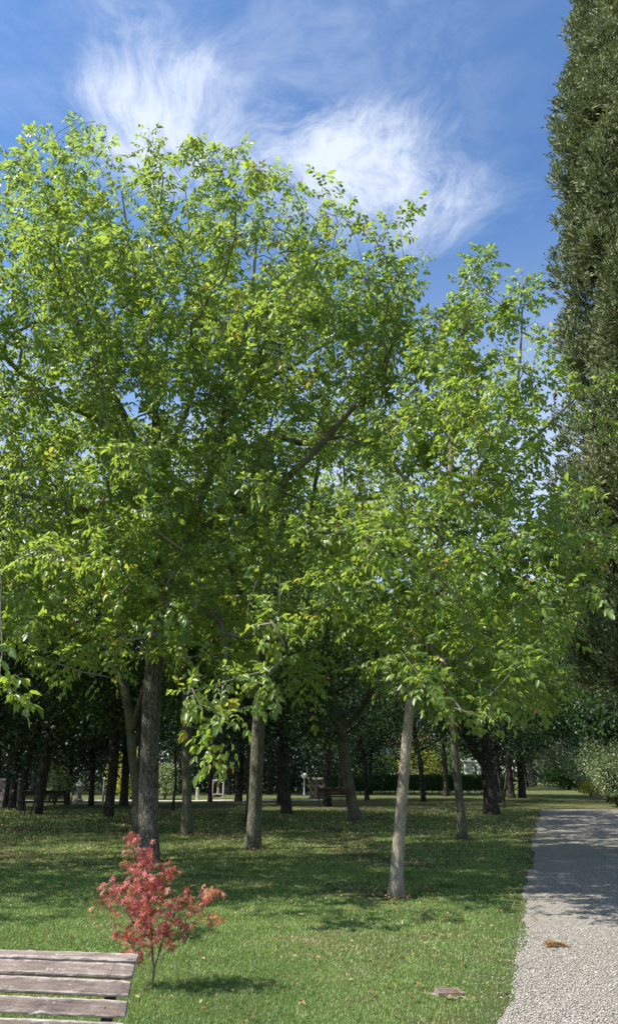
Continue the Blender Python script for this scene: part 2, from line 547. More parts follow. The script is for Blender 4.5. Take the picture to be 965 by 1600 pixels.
def leaflets(o, d, nrm, L, W, droop, fold, tint):
    """o,d,nrm (n,3); L,W,droop,fold (n,) -> a folded, drooping, pointed leaf of seven vertices each"""
    n = len(o)
    d = unit(d)
    s = unit(np.cross(nrm, d))
    u = np.cross(d, s)
    T = LF_V
    x = T[None, :, 0, None] * L[:, None, None]
    y = T[None, :, 1, None] * W[:, None, None]
    z = T[None, :, 2, None] * (fold * W)[:, None, None] - (T[None, :, 0, None] ** 2) * (droop * L)[:, None, None]
    V = o[:, None, :] + x * d[:, None, :] + y * s[:, None, :] + z * u[:, None, :]
    base = np.arange(n)[:, None, None] * 7
    tri = np.array([[0, 1, 3], [0, 5, 1], [1, 4, 3], [1, 5, 6], [1, 2, 4], [1, 6, 2]])
    Fa = (base + tri[None]).reshape(-1, 3)
    return V.reshape(-1, 3), Fa, np.repeat(tint, 6)


def simple_leaves(o, d, nrm, L, W, fold, tint):
    n = len(o)
    d = unit(d)
    s = unit(np.cross(nrm, d))
    u = np.cross(d, s)
    T = np.array([[0, 0, 0], [0.45, 0.5, 1], [1, 0, 0], [0.45, -0.5, 1]])
    V = o[:, None, :] + T[None, :, 0, None] * L[:, None, None] * d[:, None, :] + T[None, :, 1, None] * W[:, None, None] * s[:, None, :] \
        + T[None, :, 2, None] * (fold * W)[:, None, None] * u[:, None, :]
    base = np.arange(n)[:, None, None] * 4
    tri = np.array([[0, 2, 1], [0, 3, 2]])
    return V.reshape(-1, 3), (base + tri[None]).reshape(-1, 3), np.repeat(tint, 2)


def compound(P0, D, g, size=1.0, tint_shift=None):
    """walnut compound leaves at points P0 with axis D: three pairs and an end leaflet"""
    n = len(P0)
    D = unit(D)
    sz = g.uniform(0.72, 1.25, n)
    L = g.uniform(0.22, 0.36, n) * size * (0.5 + sz * .5)
    up = np.tile(np.array([0, 0, 1.0]), (n, 1)) + g.normal(size=(n, 3)) * 0.35
    side = unit(np.cross(up, D))
    nn = np.cross(D, side)
    O, Dr, N, Ls, Ws, Ti = [], [], [], [], [], []
    base_t = np.clip(g.normal(0.48, 0.18, n) + 0.14 * Fld(3, 12, 1.0)(P0 * 1.1), 0, 0.93)
    odd = g.random(n)
    base_t = np.where(odd > 0.985, g.uniform(0.95, 1.0, n), base_t)
    if tint_shift is not None: base_t = np.clip(base_t + tint_shift, 0, 1)
    for t, sgn, sc in ((0.34, 1, 0.72), (0.36, -1, 0.72), (0.62, 1, 0.88), (0.65, -1, 0.88), (0.90, 1, 0.98), (0.92, -1, 0.98), (1.0, 0, 1.12)):
        keep = g.random(n) > 0.04
        pos = P0 + D * (L * t)[:, None] + np.array([0, 0, -1.0]) * (0.28 * L * t * t)[:, None]
        dr = D * (0.55 if sgn else 1.0) + side * (sgn * 0.85) + np.array([0, 0, -0.55]) + g.normal(size=(n, 3)) * 0.20
        nm = nn + g.normal(size=(n, 3)) * 0.38
        O.append(pos[keep]); Dr.append(dr[keep]); N.append(nm[keep])
        l = g.uniform(0.092, 0.125, n) * sc * size * sz
        Ls.append(l[keep]); Ws.append((l * g.uniform(0.50, 0.62, n))[keep])
        Ti.append(np.clip(base_t + g.normal(0, 0.07, n), 0, 1)[keep])
    O, Dr, N = map(np.concatenate, (O, Dr, N))
    Ls, Ws, Ti = map(np.concatenate, (Ls, Ws, Ti))
    m = len(O)
    return leaflets(O, Dr, N, Ls, Ws, g.uniform(0.0, 0.45, m), g.uniform(0.05, 0.4, m), Ti)


# ------------------------------------------------------------------ tree skeleton
class Skel:
    def __init__(self):
        self.p = []; self.par = []; self.r0 = []; self.plen = []

    def add(self, p, par, r0=0.0):
        self.p.append(np.array(p, float)); self.par.append(par); self.r0.append(r0)
        self.plen.append(0.0 if par < 0 else self.plen[par] + np.linalg.norm(self.p[-1] - self.p[par]))
        return len(self.p) - 1

    def limb(self, pts, radii, start=None, step=0.35):
        """smooth limb through pts; start = node to leave from (nearest when None)"""
        pts = [np.array(q, float) for q in pts]
        rad = list(radii)
        if start is None and self.p:
            A = np.array(self.p)
            start = int(np.argmin(np.linalg.norm(A - pts[0], axis=1)))
            rad = [rad[0]] + rad
            pts = [self.p[start]] + pts
        if start is None:
            cur = self.add(pts[0], -1, rad[0])
        else:
            cur = start
        n = len(pts)
        for i in range(n - 1):
            p0 = pts[max(i - 1, 0)]; p1 = pts[i]; p2 = pts[i + 1]; p3 = pts[min(i + 2, n - 1)]
            k = max(1, int(np.linalg.norm(p2 - p1) / step))
            for j in range(1, k + 1):
                t = j / k
                q = 0.5 * ((2 * p1) + (-p0 + p2) * t + (2 * p0 - 5 * p1 + 4 * p2 - p3) * t * t + (-p0 + 3 * p1 - 3 * p2 + p3) * t ** 3)
                cur = self.add(q, cur, rad[i] + (rad[i + 1] - rad[i]) * t)
        return cur

    def grow(self, tips, g, min_z=None, pull=0.22):
        """join every tip to the nearest wood with a bent twig; returns tip nodes and their twig directions"""
        A = np.zeros((len(self.p) + len(tips) * 14, 3)); PL = np.zeros(len(A))
        n = len(self.p)
        A[:n] = self.p; PL[:n] = self.plen
        elig = np.zeros(len(A), bool)
        elig[:n] = True
        if min_z is not None: elig[:n] = A[:n, 2] >= min_z
        d0 = np.array([np.min(np.linalg.norm(A[:n][elig[:n]] - t, axis=1)) for t in tips])
        res = []
        for i in np.argsort(d0 + g.uniform(-0.25, 0.25, len(tips))):
            t = tips[i]
            dist = np.linalg.norm(A[:n] - t, axis=1)
            cost = dist + pull * PL[:n] * 0.35 + np.maximum(0, A[:n, 2] - t[2]) * 0.25
            cost[~elig[:n]] = 1e9
            s = int(np.argmin(cost))
            D = dist[s]
            pd = unit(A[s] - A[self.par[s]]) if self.par[s] >= 0 else np.array([0, 0, 1.0])
            ctrl = A[s] + pd * 0.38 * D + np.array([0, 0, 0.10 * D]) + g.normal(size=3) * 0.07 * D
            k = int(min(13, max(1, round(D / 0.38))))
            cur = s
            for j in range(1, k + 1):
                u = j / k
                q = (1 - u) ** 2 * A[s] + 2 * u * (1 - u) * ctrl + u * u * t
                if j < k: q = q + g.normal(size=3) * 0.025
                cur = self.add(q, cur)
                A[n] = q; PL[n] = self.plen[cur]; elig[n] = True
                n += 1
            res.append(cur)
        return res

    def solve(self, tip_r=0.0045, exp=2.35, root_r=None):
        n = len(self.p)
        acc = np.zeros(n); kids = [[] for _ in range(n)]
        for i in range(n - 1, -1, -1):
            if acc[i] == 0: acc[i] = tip_r ** exp
            if self.par[i] >= 0:
                acc[self.par[i]] += acc[i]
                kids[self.par[i]].append(i)
        r = acc ** (1 / exp)
        if root_r:
            k = (root_r - tip_r) / max(r[0] - tip_r, 1e-6)
            r = tip_r + (r - tip_r) * k
        self.r = np.maximum(r, np.array(self.r0))
        self.kids = kids

    def chains(self):
        n = len(self.p)
        out = []
        stack = [(0, -1)]
        while stack:
            s, pa = stack.pop()
            ch = [pa, s] if pa >= 0 else [s]
            cur = s
            while self.kids[cur]:
                ks = sorted(self.kids[cur], key=lambda q: -self.r[q])
                if self.is_trunk[cur] and any(self.is_trunk[k] for k in ks):
                    ks.sort(key=lambda q: (not self.is_trunk[q], -self.r[q]))
                for k in ks[1:]: stack.append((k, cur))
                ch.append(ks[0]); cur = ks[0]
            out.append(ch)
        return out

    def meshes(self, base, flare=1.5, seed=0, flare_h=0.35):
        """(trunk arrays, branch arrays) relative to base"""
        fld = Fld(seed + 91, 10, 5.0)
        outs = [([], [], 0), ([], [], 0)]
        Vs = [[], []]; Fs = [[], []]; off = [0, 0]
        for ci, ch in enumerate(self.chains()):
            which = 0 if ci == 0 else 1
            pts = np.array([self.p[i] for i in ch]) - base
            rad = np.array([self.r[i] for i in ch])
            if ci > 0 and len(rad) > 1: rad[0] = min(rad[0], rad[1] * 1.25)
            if len(pts) < 2: continue
            big = rad.max()
            ns = 18 if which == 0 else (10 if big > 0.05 else (6 if big > 0.02 else (4 if big > 0.009 else 3)))
            if which == 0:      # resample the trunk finer, root flare and lumpy section
                seg = np.concatenate([[0], np.cumsum(np.linalg.norm(np.diff(pts, axis=0), axis=1))])
                m = int(seg[-1] / 0.09) + 2
                q = np.linspace(0, seg[-1], m)
                pts = np.stack([np.interp(q, seg, pts[:, k]) for k in range(3)], 1)
                rad = np.interp(q, seg, rad)
                k3 = np.ones(7) / 7
                if m > 20:
                    for k in range(3):
                        pts[3:-3, k] = np.convolve(pts[:, k], k3, 'valid')
                    rad[3:-3] = np.convolve(rad, k3, 'valid')
                rad = rad * (1 + (flare - 1) * np.exp(-q / flare_h))
                pts[0, 2] -= 0.12
                V, Fq, caps = tube_arrays(pts, rad, ns)
                cen = np.repeat(pts, ns, axis=0)
                rr = np.repeat(rad, ns)
                near = np.exp(-np.repeat(q, ns) / 0.5)
                ang = np.tile(np.arange(ns) * 2 * math.pi / ns, m)
                lump = fld(V * np.array([1, 1, 0.35]) / 0.35 * 0.35) * 0.05 + near * 0.12 * np.sin(ang * 4 + seed)
                V = cen + (V - cen) * (1 + lump)[:, None]
            else:
                V, Fq, caps = tube_arrays(pts, rad, ns)
            Vs[which].append(V); Fs[which].append(Fq + off[which]); off[which] += len(V)
        return [(np.concatenate(Vs[k]), np.concatenate(Fs[k])) if Vs[k] else None for k in (0, 1)]


def sample_ellipsoids(ells, spacing, g, shell=0.45, gap=None, seed=3, zmin=None):
    """tips inside a union of ellipsoids [(centre, (rx,ry,rz), density)], thinner towards the middle and broken by gaps"""
    out = []
    fld = Fld(seed, 12, 1.3)
    for c, r, dens in ells:
        c = np.array(c, float); r = np.array(r, float)
        vol = 4.19 * r.prod()
        n = int(vol / spacing ** 3 * dens)
        u = unit(g.normal(size=(n, 3)))
        rad = g.random(n) ** (1 / 3)
        rad = np.where(g.random(n) < shell, g.uniform(0.72, 1.0, n), rad)
        wob = 1 + 0.13 * fld(u * 2.2 + c)
        out.append(c + u * rad[:, None] * wob[:, None] * r)
    X = np.concatenate(out)
    if gap is not None:
        f2 = Fld(seed + 5, 12, 1.0)
        X = X[f2(X * gap[1]) > gap[0]]
    if zmin is not None: X = X[X[:, 2] > zmin]
    # thin to an even spacing
    keep = []
    cell = {}
    s = spacing * 0.62
    for i, p in enumerate(X):
        k = tuple((p // s).astype(int))
        if k in cell: continue
        cell[k] = 1
        keep.append(i)
    return X[keep]


def leaf_crown(sk, tips, g, base, kind, per=6, size=1.0, mat='walnut_leaf', tint_shift=0.0, nsimple=40, spread=0.28):
    tp = np.array([sk.p[i] for i in tips])
    pr = np.array([sk.p[sk.par[i]] for i in tips])
    dr = unit(tp - pr)
    n = len(tp)
    if kind == 'compound':
        Ps, Ds = [], []
        for j in range(per):
            t = (j + g.uniform(0, 0.8, n)) / per
            Ps.append(tp - (tp - pr) * (1 - t)[:, None] * 1.15)
            perp = g.normal(size=(n, 3))
            perp -= (perp * dr).sum(1)[:, None] * dr
            Ds.append(dr * 0.55 + unit(perp) * 0.95 + np.array([0, 0, 0.05]))
        V, Fa, ti = compound(np.concatenate(Ps), np.concatenate(Ds), g, size,
                             np.full(n * per, tint_shift) + np.tile(g.normal(0, 0.08, n), per))
    else:
        P0 = np.repeat(tp, nsimple, axis=0)
        off = g.normal(size=P0.shape) * spread
        off[:, 2] *= 0.6
        m = len(P0)
        d = g.normal(size=(m, 3)) + np.array([0, 0, -0.4])
        nn = g.normal(size=(m, 3)) * 0.8 + np.array([0, 0, 0.8])
        L = g.uniform(0.7, 1.2, m) * size
        V, Fa, ti = simple_leaves(P0 + off, d, nn, L, L * g.uniform(0.6, 0.8, m), g.uniform(0, 0.3, m),
                                  np.clip(g.normal(0.45, 0.25, m) + tint_shift, 0, 1))
    return mesh_np('crown', V - base, [Fa], M[mat], [ti])


def add_tree(name, label, cat, trunk, radii, limbs=(), ells=(), spacing=0.7, kind='compound', per=6, size=1.0, leaf='walnut_leaf',
             bark='bark_mid', root_r=None, seed=1, group=None, min_z=2.0, gap=None, flare=1.45, nsimple=40, spread=0.28,
             tint_shift=0.0, sprays=(), zmin=None, shell=0.45, limb_bark=None):
    g = np.random.default_rng(seed)
    sk = Skel()
    sk.limb(trunk, radii)
    ntr = len(sk.p)
    for pts, rr in limbs: sk.limb(pts, rr)
    tips = sample_ellipsoids(ells, spacing, g, shell, gap, seed, zmin)
    if len(sprays): tips = np.concatenate([tips, np.array(sprays)])
    tn = sk.grow(tips, g, min_z)
    sk.is_trunk = [i < ntr for i in range(len(sk.p))]
    sk.solve(root_r=root_r or radii[0])
    base = np.array(trunk[0], float); base[2] = 0
    root = empty(name, tuple(base), label, cat, group)
    tm, bmm = sk.meshes(base, flare, seed)
    link('trunk', mesh_np('trunk', tm[0], [tm[1]], M[bark], smooth=True), root)
    if bmm: link('branches', mesh_np('branches', bmm[0], [bmm[1]], M[limb_bark or bark], smooth=True), root)
    link('crown', leaf_crown(sk, tn, g, base, kind, per, size, leaf, tint_shift, nsimple, spread), root)
    return root


def EL(x, y, d, rx, ry, rd, dens=1.0):
    """ellipsoid centred where the photo shows (x, y) at distance d; rx, ry in photo pixels, rd in metres"""
    c = P(x, y, d)
    depth = c[1] * CT + (c[2] - CAMH) * ST
    k = depth / F
    return (c, (rx * k, rd, ry * k / math.cos(R(min(PITCH, 30)) * 0.6)), dens)


# ================================================================== ground
def plane_grid(name, xs, ys, z, mat, zf=None):
    X, Y = np.meshgrid(xs, ys)
    Z = np.full_like(X, z) if zf is None else zf(X, Y)
    V = np.stack([X, Y, Z], -1).reshape(-1, 3)
    nx, ny = len(xs), len(ys)
    i = np.arange(ny - 1)[:, None] * nx + np.arange(nx - 1)[None]
    Fq = np.stack([i, i + 1, i + nx + 1, i + nx], -1).reshape(-1, 4)
    return mesh_np(name, V, [Fq], mat)


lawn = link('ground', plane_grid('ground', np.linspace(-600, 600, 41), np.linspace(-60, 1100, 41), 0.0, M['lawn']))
tag(lawn, kind='structure')


def edge_wob(s, seed=0):
    return 0.06 * np.sin(s * 0.9 + seed) + 0.035 * np.sin(s * 3.1 + 1.3 * seed) + 0.022 * np.sin(s * 7.1 + 2 * seed) + 0.016 * np.sin(s * 19.0)


LEFT_PTS = [(-0.6, -3.0), (0.62, 3.0), (1.34, 5.85), (2.02, 8.15), (2.93, 11.2), (4.5, 16.5), (6.3, 22.6), (9.2, 32.0), (10.3, 35.6)]


def path_left(y):
    return np.interp(y, [p[1] for p in LEFT_PTS], [p[0] for p in LEFT_PTS])


ys = np.linspace(-3, 35.6, 400)
Ls_ = path_left(ys) + edge_wob(ys) * 0.8
wd = 3.4 + np.clip((ys - 24) / 6, 0, 1) * 3.5
Rs_ = path_left(ys) + wd + edge_wob(ys, 4)
pv_ = []
for a, b, y in zip(Ls_, Rs_, ys):
    for t in np.linspace(0, 1, 6): pv_.append((a + (b - a) * t, y + (0.25 * math.sin(t * 9) if y > 35 else 0), 0.006))
i = np.arange(399)[:, None] * 6 + np.arange(5)[None]
Fq = np.stack([i, i + 1, i + 7, i + 6], -1).reshape(-1, 4)
tag(link('gravel_path', mesh_np('gravel_path', np.array(pv_), [Fq], M['gravel'])), kind='structure')
# pale track crossing behind the trees
tr = []
for x in np.linspace(-70, 1, 60):
    yy = 46.5 + 0.04 * (x + 20) + 0.5 * math.sin(x * 0.2)
    tr += [(x, yy - .9, 0.005), (x, yy + .8 + 0.3 * math.sin(x), 0.005)]
i = np.arange(59)[:, None] * 2
tag(link('far_track', mesh_np('far_track', np.array(tr), [np.concatenate([i, i + 2, i + 3, i + 1], 1)], M['far_path'])), kind='structure')


FEET = [(*G(px, py)[:2], r_) for px, py, r_ in ((232, 1347, .26), (618, 1402, .12), (395, 1327, .2), (292, 1306, .16), (556, 1284, .24), (722, 1311, .14))]


# grass blades, dense near the camera and thinning out
def in_path(x, y):
    l = path_left(y) + edge_wob(y) * 0.8
    return (x > l) & (x < l + 3.4) & (y < 35.6)


def grass():
    g = np.random.default_rng(11)
    Vs, Fs, Ts = [], [], []
    off = 0
    pf = Fld(5, 12, 1.5); pf2 = Fld(6, 12, 6.0)
    for y0, y1, dn, hh, ww in ((4.6, 7.5, 8200, 0.021, 0.0038), (7.5, 10.5, 4200, 0.024, 0.0052), (10.5, 15, 1600, 0.028, 0.0078), (15, 22, 440, 0.038, 0.013), (22, 36, 120, 0.048, 0.024)):
        hw = lambda y: y * 0.46 + 0.6
        area = (y1 - y0) * 2 * hw(y1)
        n = int(area * dn)
        x = g.uniform(-hw(y1), hw(y1), n); y = g.uniform(y0, y1, n)
        pl = path_left(y) + edge_wob(y) * 0.8
        pe = x - pl
        k = (np.abs(x) < hw(y)) & ((pe < 0) | (pe > 3.4) | (g.random(n) < np.where(pf2(np.stack([x, y, 0 * x], 1) * 1.2) > 1.25, .10, .0015)))
        k &= ~((pe < 0) & (pe > -0.8) & (g.random(n) > np.clip(-pe / 0.8, 0, 1) ** 0.6 * 0.85 + 0.14 + 0.25 * pf2(np.stack([x, y, 0 * x], 1) * 1.6)))
        l = path_left(y)
        k &= ~((x > l + 3.4) & (y < 14))
        Q = np.stack([x, y, 0 * x], 1)
        bare = pf(Q * np.array([0.9, 0.9, 1])) + 0.7 * pf2(Q)
        k &= (bare < 0.95) | (g.random(n) < 0.4)
        for bx, by, rr in FEET:
            dd_ = np.hypot(x - bx, y - by)
            k &= ~((dd_ < rr + .28) & (g.random(n) > (dd_ - rr) / .28 * .8))
        gb, sb = G(702, 1553), G(658, 1549)
        k &= ~((np.maximum(abs(x - gb[0]) / .088, abs(y - gb[1]) / .07) < 1) | ((np.hypot((x - sb[0]) / .2, (y - sb[1]) / .08) < 1.0) & (g.random(n) < .6)))
        k &= (y < 10.5) | (bare < 0.45 + 0.5 * g.random(n)) | (g.random(n) < .3)
        Q, bare = Q[k], bare[k]
        n = len(Q)
        h = hh * g.uniform(0.5, 1.35, n)
        a = g.random(n) * 6.283
        lean = g.uniform(0.15, 1.0, n)
        dv = np.stack([np.cos(a), np.sin(a), 0 * a], 1)
        sv = np.stack([-np.sin(a), np.cos(a), 0 * a], 1)
        wv_ = ww * g.uniform(0.6, 1.3, n)
        b0 = Q - sv * wv_[:, None] * 0.5
        b1 = Q + sv * wv_[:, None] * 0.5
        m0 = Q + dv * (lean * h * 0.35)[:, None] + np.array([0, 0, 1]) * (h * 0.65)[:, None]
        tp = Q + dv * (lean * h * 1.0)[:, None] + np.array([0, 0, 1]) * (h * (1.05 - 0.3 * lean))[:, None]
        V = np.stack([b0 - [0, 0, .004], b1 - [0, 0, .004], m0 + sv * wv_[:, None] * 0.42, m0 - sv * wv_[:, None] * 0.42, tp], 1).reshape(-1, 3)
        bb = np.arange(n)[:, None] * 5 + off
        Fs.append(np.concatenate([bb + 0, bb + 1, bb + 2], 1)); Fs.append(np.concatenate([bb, bb + 2, bb + 3], 1)); Fs.append(np.concatenate([bb + 3, bb + 2, bb + 4], 1))
        dry_far = np.clip((y[k] - 11) / 12, 0, 1) * 0.16  # blades turn drier and browner with distance
        t = np.clip(0.38 + 0.26 * bare + g.normal(0, 0.17, n) + dry_far, 0, 1)
        t = np.where(g.random(n) < 0.05 + dry_far * .7, g.uniform(.85, 1, n), t)
        Ts += [t, t, t]
        Vs.append(V); off += len(V)
    return mesh_np('grass', np.concatenate(Vs), [np.concatenate(Fs)], M['grass'], [np.concatenate(Ts)])


tag(link('grass', grass()), 'short mown lawn grass with dry patches covering the ground left of the gravel path', 'grass', kind='stuff')


def pebbles():
    g = np.random.default_rng(12)
    oc = np.array([[1, 0, 0], [-1, 0, 0], [0, 1, 0], [0, -1, 0], [0, 0, 1], [0, 0, -0.6]])
    of = np.array([[0, 2, 4], [2, 1, 4], [1, 3, 4], [3, 0, 4], [2, 0, 5], [1, 2, 5], [3, 1, 5], [0, 3, 5]])
    X = []
    for y0, y1, n in ((4.6, 9, 38000), (9, 14, 12000)):
        y = g.uniform(y0, y1, n)
        x = path_left(y) + g.uniform(-0.02, 3.2, n) - np.where(g.random(n) < .16, g.exponential(.22, n), 0)
        k = x < y * 0.45 + 0.5
        X.append(np.stack([x[k], y[k], np.full(k.sum(), 0.010)], 1))
    X = np.concatenate(X)
    n = len(X)
    s = g.uniform(0.0035, 0.0085, n)
    sc = np.stack([s * g.uniform(0.8, 1.5, n), s * g.uniform(0.8, 1.3, n), s * g.uniform(0.5, 0.9, n)], 1)
    a = g.random(n) * 6.28
    jit = 1 + g.normal(0, 0.16, (n, 6, 1))
    V = oc[None] * sc[:, None] * jit
    c, s_ = np.cos(a)[:, None], np.sin(a)[:, None]
    V = np.stack([V[..., 0] * c - V[..., 1] * s_, V[..., 0] * s_ + V[..., 1] * c, V[..., 2]], -1) + X[:, None]
    Fa = (np.arange(n)[:, None, None] * 6 + of[None]).reshape(-1, 3)
    return mesh_np('pebbles', V.reshape(-1, 3), [Fa], M['pebble'], [np.repeat(g.random(n), 8)])


tag(link('loose_gravel', pebbles()), 'loose pale gravel stones covering the path surface', 'gravel', kind='stuff')


def litter():
    g = np.random.default_rng(13)
    n = 5200
    y = 5 + 32 * g.random(n) ** 0.9
    x = g.uniform(-1, 1, n) * (y * 0.46 + 0.5)
    k = ~(in_path(x, y) & (g.random(n) < 0.9))
    x, y = x[k], y[k]
    for bx, by, rr in FEET:      # leaves gather round the trunk feet
        q = 90
        a = g.random(q) * 6.28
        r_ = rr + np.abs(g.normal(0, .22, q))
        x = np.concatenate([x, bx + r_ * np.cos(a)]); y = np.concatenate([y, by + r_ * np.sin(a)])
    n = len(x)
    z = np.where(in_path(x, y), 0.018, 0.035)
    L = g.uniform(0.03, 0.075, n) * np.clip(0.7 + y / 45, 0.7, 1.3)
    V, Fa, ti = simple_leaves(np.stack([x, y, z], 1), g.normal(size=(n, 3)) * [1, 1, 0.15], g.normal(size=(n, 3)) * 0.3 + [0, 0, 1], L, L * 0.6, g.uniform(0, 0.5, n), g.random(n))
    return mesh_np('leaf_litter', V, [Fa], M['dead_leaf'], [ti])


tag(link('leaf_litter', litter()), 'small fallen yellow and brown leaves scattered over the lawn', 'fallen leaves', kind='stuff')

# small weeds/tufts in the lawn
def weed_mesh(seed, n=26, L=0.12):
    g = np.random.default_rng(seed)
    a = g.random(n) * 6.28
    d = np.stack([np.cos(a), np.sin(a), g.uniform(0.3, 1.6, n)], 1)
    o = g.normal(size=(n, 3)) * [0.05, 0.05, 0]
    l = g.uniform(0.6, 1.2, n) * L
    V, Fa, ti = leaflets(o, d, np.tile([0, 0, 1.0], (n, 1)) + g.normal(size=(n, 3)) * 0.3, l, l * 0.35, g.uniform(0.2, 0.7, n), g.uniform(0, .3, n), g.uniform(0.4, 0.9, n))
    return mesh_np('weed', V, [Fa], M['wood_leaf'], [ti])


wl = [((522, 1390), 0.0, 'tiny pale weed tuft in the grass left of the pale leaning walnut trunk'),
      ((135, 1283), 1.0, 'pale green weed tuft on the shaded lawn left of the thick walnut trunk'),
      ((700, 1387), 0.6, 'pale weed tuft on the lawn between pale leaning trunk and gravel path'),
      ((345, 1275), 1.2, 'pale weed tuft standing behind the second slim trunk right of the thick walnut'),
      ((590, 1275), 1.0, 'pale weed tuft on shaded lawn just right of the crooked walnut trunk')]
for (px, py), s, lb in wl:
    o = link('weed_tuft', weed_mesh(px), None, tuple(G(px, py)))
    sc = 0.5 + s * .8
    o.scale = (sc, sc, sc)
    tag(o, lb, 'weed', 'pale weed tufts in the lawn')


# ================================================================== foreground trees
def PL(pts, d0, d1=None):
    """list of photo pixels -> world points, distance running from d0 to d1"""
    n = len(pts)
    d1 = d0 if d1 is None else d1
    return [P(x, y, d0 + (d1 - d0) * i / max(1, n - 1)) for i, (x, y) in enumerate(pts)]


gA = G(232, 1347)
A_trunk = [gA, P(232, 1250, 15.5), P(236, 1120, 15.4), P(242, 1020, 15.3), P(250, 910, 15.2), P(250, 800, 15.0), P(246, 700, 14.9),
           P(238, 600, 14.8), P(222, 500, 14.8), P(205, 400, 14.8), P(190, 300, 14.8)]
A_rad = [0.182, 0.174, 0.166, 0.160, 0.150, 0.125, 0.10, 0.08, 0.06, 0.04, 0.015]
A_limbs = [
    (PL([(262, 905), (290, 868), (304, 800), (330, 735), (345, 660), (372, 560), (392, 470), (400, 380)], 15.1, 13.6), [0.12, 0.11, 0.10, 0.08, 0.07, 0.05, 0.035, 0.015]),
    (PL([(305, 838), (358, 800), (415, 787), (450, 745), (482, 715), (535, 655), (595, 582), (622, 500), (630, 400)], 15.0, 12.2), [0.062, 0.056, 0.052, 0.048, 0.042, 0.036, 0.028, 0.018, 0.010]),
    (PL([(240, 790), (222, 740), (200, 660), (160, 590), (120, 500), (90, 380), (100, 260)], 14.9, 13.5), [0.06, 0.055, 0.047, 0.038, 0.03, 0.02, 0.010]),
    (PL([(252, 735), (282, 665), (305, 600), (318, 500), (300, 400), (290, 300)], 15.0, 14.5), [0.07, 0.06, 0.05, 0.04, 0.03, 0.012]),
    (PL([(248, 742), (170, 668), (112, 636), (62, 608), (10, 560)], 14.6, 11.5), [0.045, 0.038, 0.032, 0.025, 0.015]),
    (PL([(246, 850), (200, 830), (144, 803), (98, 782), (40, 775), (-30, 740)], 14.8, 11.8), [0.048, 0.042, 0.038, 0.033, 0.025, 0.015]),
    (PL([(258, 900), (320, 930), (350, 990), (350, 1060), (338, 1130)], 14.4, 9.6), [0.05, 0.035, 0.028, 0.018, 0.006]),
    (PL([(370, 640), (420, 540), (480, 440), (520, 360)], 13.8, 12.6), [0.05, 0.04, 0.03, 0.012]),
]
A_ells = [
    EL(115, 360, 13.6, 88, 108, 2.6, 1.0), EL(230, 435, 13.4, 150, 165, 3.6, 0.85), EL(365, 450, 13.2, 150, 155, 3.6, 0.85),
    EL(490, 490, 12.6, 125, 125, 3.0, 0.9), EL(585, 480, 12.2, 62, 95, 2.2, 1.0), EL(650, 640, 12.8, 95, 130, 2.6, 0.8), EL(640, 500, 12.9, 45, 90, 1.8, 0.8), EL(60, 520, 13.0, 150, 230, 3.6, 0.85),
    EL(230, 650, 13.8, 210, 190, 4.2, 0.75), EL(450, 620, 12.8, 180, 150, 3.6, 0.75), EL(90, 800, 12.2, 200, 160, 3.4, 0.85),
    EL(330, 850, 12.8, 220, 120, 3.6, 0.75), EL(150, 950, 11.6, 190, 85, 2.8, 0.9), EL(360, 980, 11.0, 150, 75, 2.4, 0.55),
]
A_spr = [P(x, y, d) for x, y, d in ((352, 1120, 8.8), (338, 1150, 8.8), (325, 1165, 8.9), (372, 1110, 8.7), (300, 1075, 9.0), (288, 1085, 9.2), (400, 1070, 9.0), (352, 1060, 9.0),
                                    (312, 1100, 9.0), (420, 1055, 9.2), (640, 335, 12.2), (652, 312, 12.2), (625, 350, 12.2), (64, 205, 13.5), (115, 192, 13.5), (150, 190, 13.6),
                                    (205, 240, 13.6), (255, 232, 13.6), (330, 255, 13.4), (362, 250, 13.4), (400, 275, 13.2), (440, 288, 13.0), (475, 305, 12.8), (560, 330, 12.4),
                                    (100, 1040, 11.0), (60, 1030, 11.0), (130, 1050, 11.0), (180, 1060, 11.2))]
add_tree('walnut_tree', 'tall broad walnut tree with the thickest fissured grey trunk, behind the red maple', 'tree', A_trunk, A_rad, A_limbs, A_ells,
         spacing=0.585, per=8, size=0.92, bark='bark_old', limb_bark='bark_limb', root_r=0.182, seed=21, min_z=3.6, gap=(-0.95, 1.2), sprays=A_spr, flare=1.35, group='walnut trees on the lawn')

gB = G(618, 1402)
B_trunk = [gB, P(622, 1320, 11.2), P(630, 1220, 11.2), P(638, 1120, 11.2), P(649, 1040, 11.2), P(662, 950, 11.1), P(684, 860, 11.0), P(700, 780, 10.9),
           P(706, 680, 10.9), P(712, 580, 10.9), P(730, 490, 10.8), P(755, 420, 10.8)]
B_rad = [0.074, 0.071, 0.069, 0.066, 0.063, 0.07, 0.06, 0.05, 0.04, 0.03, 0.02, 0.008]
B_limbs = [
    (PL([(700, 800), (738, 745), (775, 700), (800, 640), (812, 560), (815, 480)], 10.9, 10.5), [0.05, 0.045, 0.04, 0.03, 0.02, 0.008]),
    (PL([(668, 920), (620, 870), (570, 840), (510, 838), (490, 835)], 11.0, 9.8), [0.035, 0.03, 0.024, 0.018, 0.008]),
    (PL([(660, 940), (720, 900), (790, 880), (860, 870), (905, 890)], 11.0, 10.4), [0.04, 0.034, 0.028, 0.018, 0.008]),
    (PL([(690, 840), (640, 760), (600, 700), (590, 620)], 11.0, 10.8), [0.035, 0.03, 0.02, 0.01]),
    (PL([(706, 760), (790, 720), (860, 660), (900, 620), (950, 600)], 10.8, 10.2), [0.035, 0.03, 0.022, 0.016, 0.008]),
    (PL([(655, 990), (690, 1030), (720, 1080)], 10.8, 9.8), [0.02, 0.016, 0.008]),
]
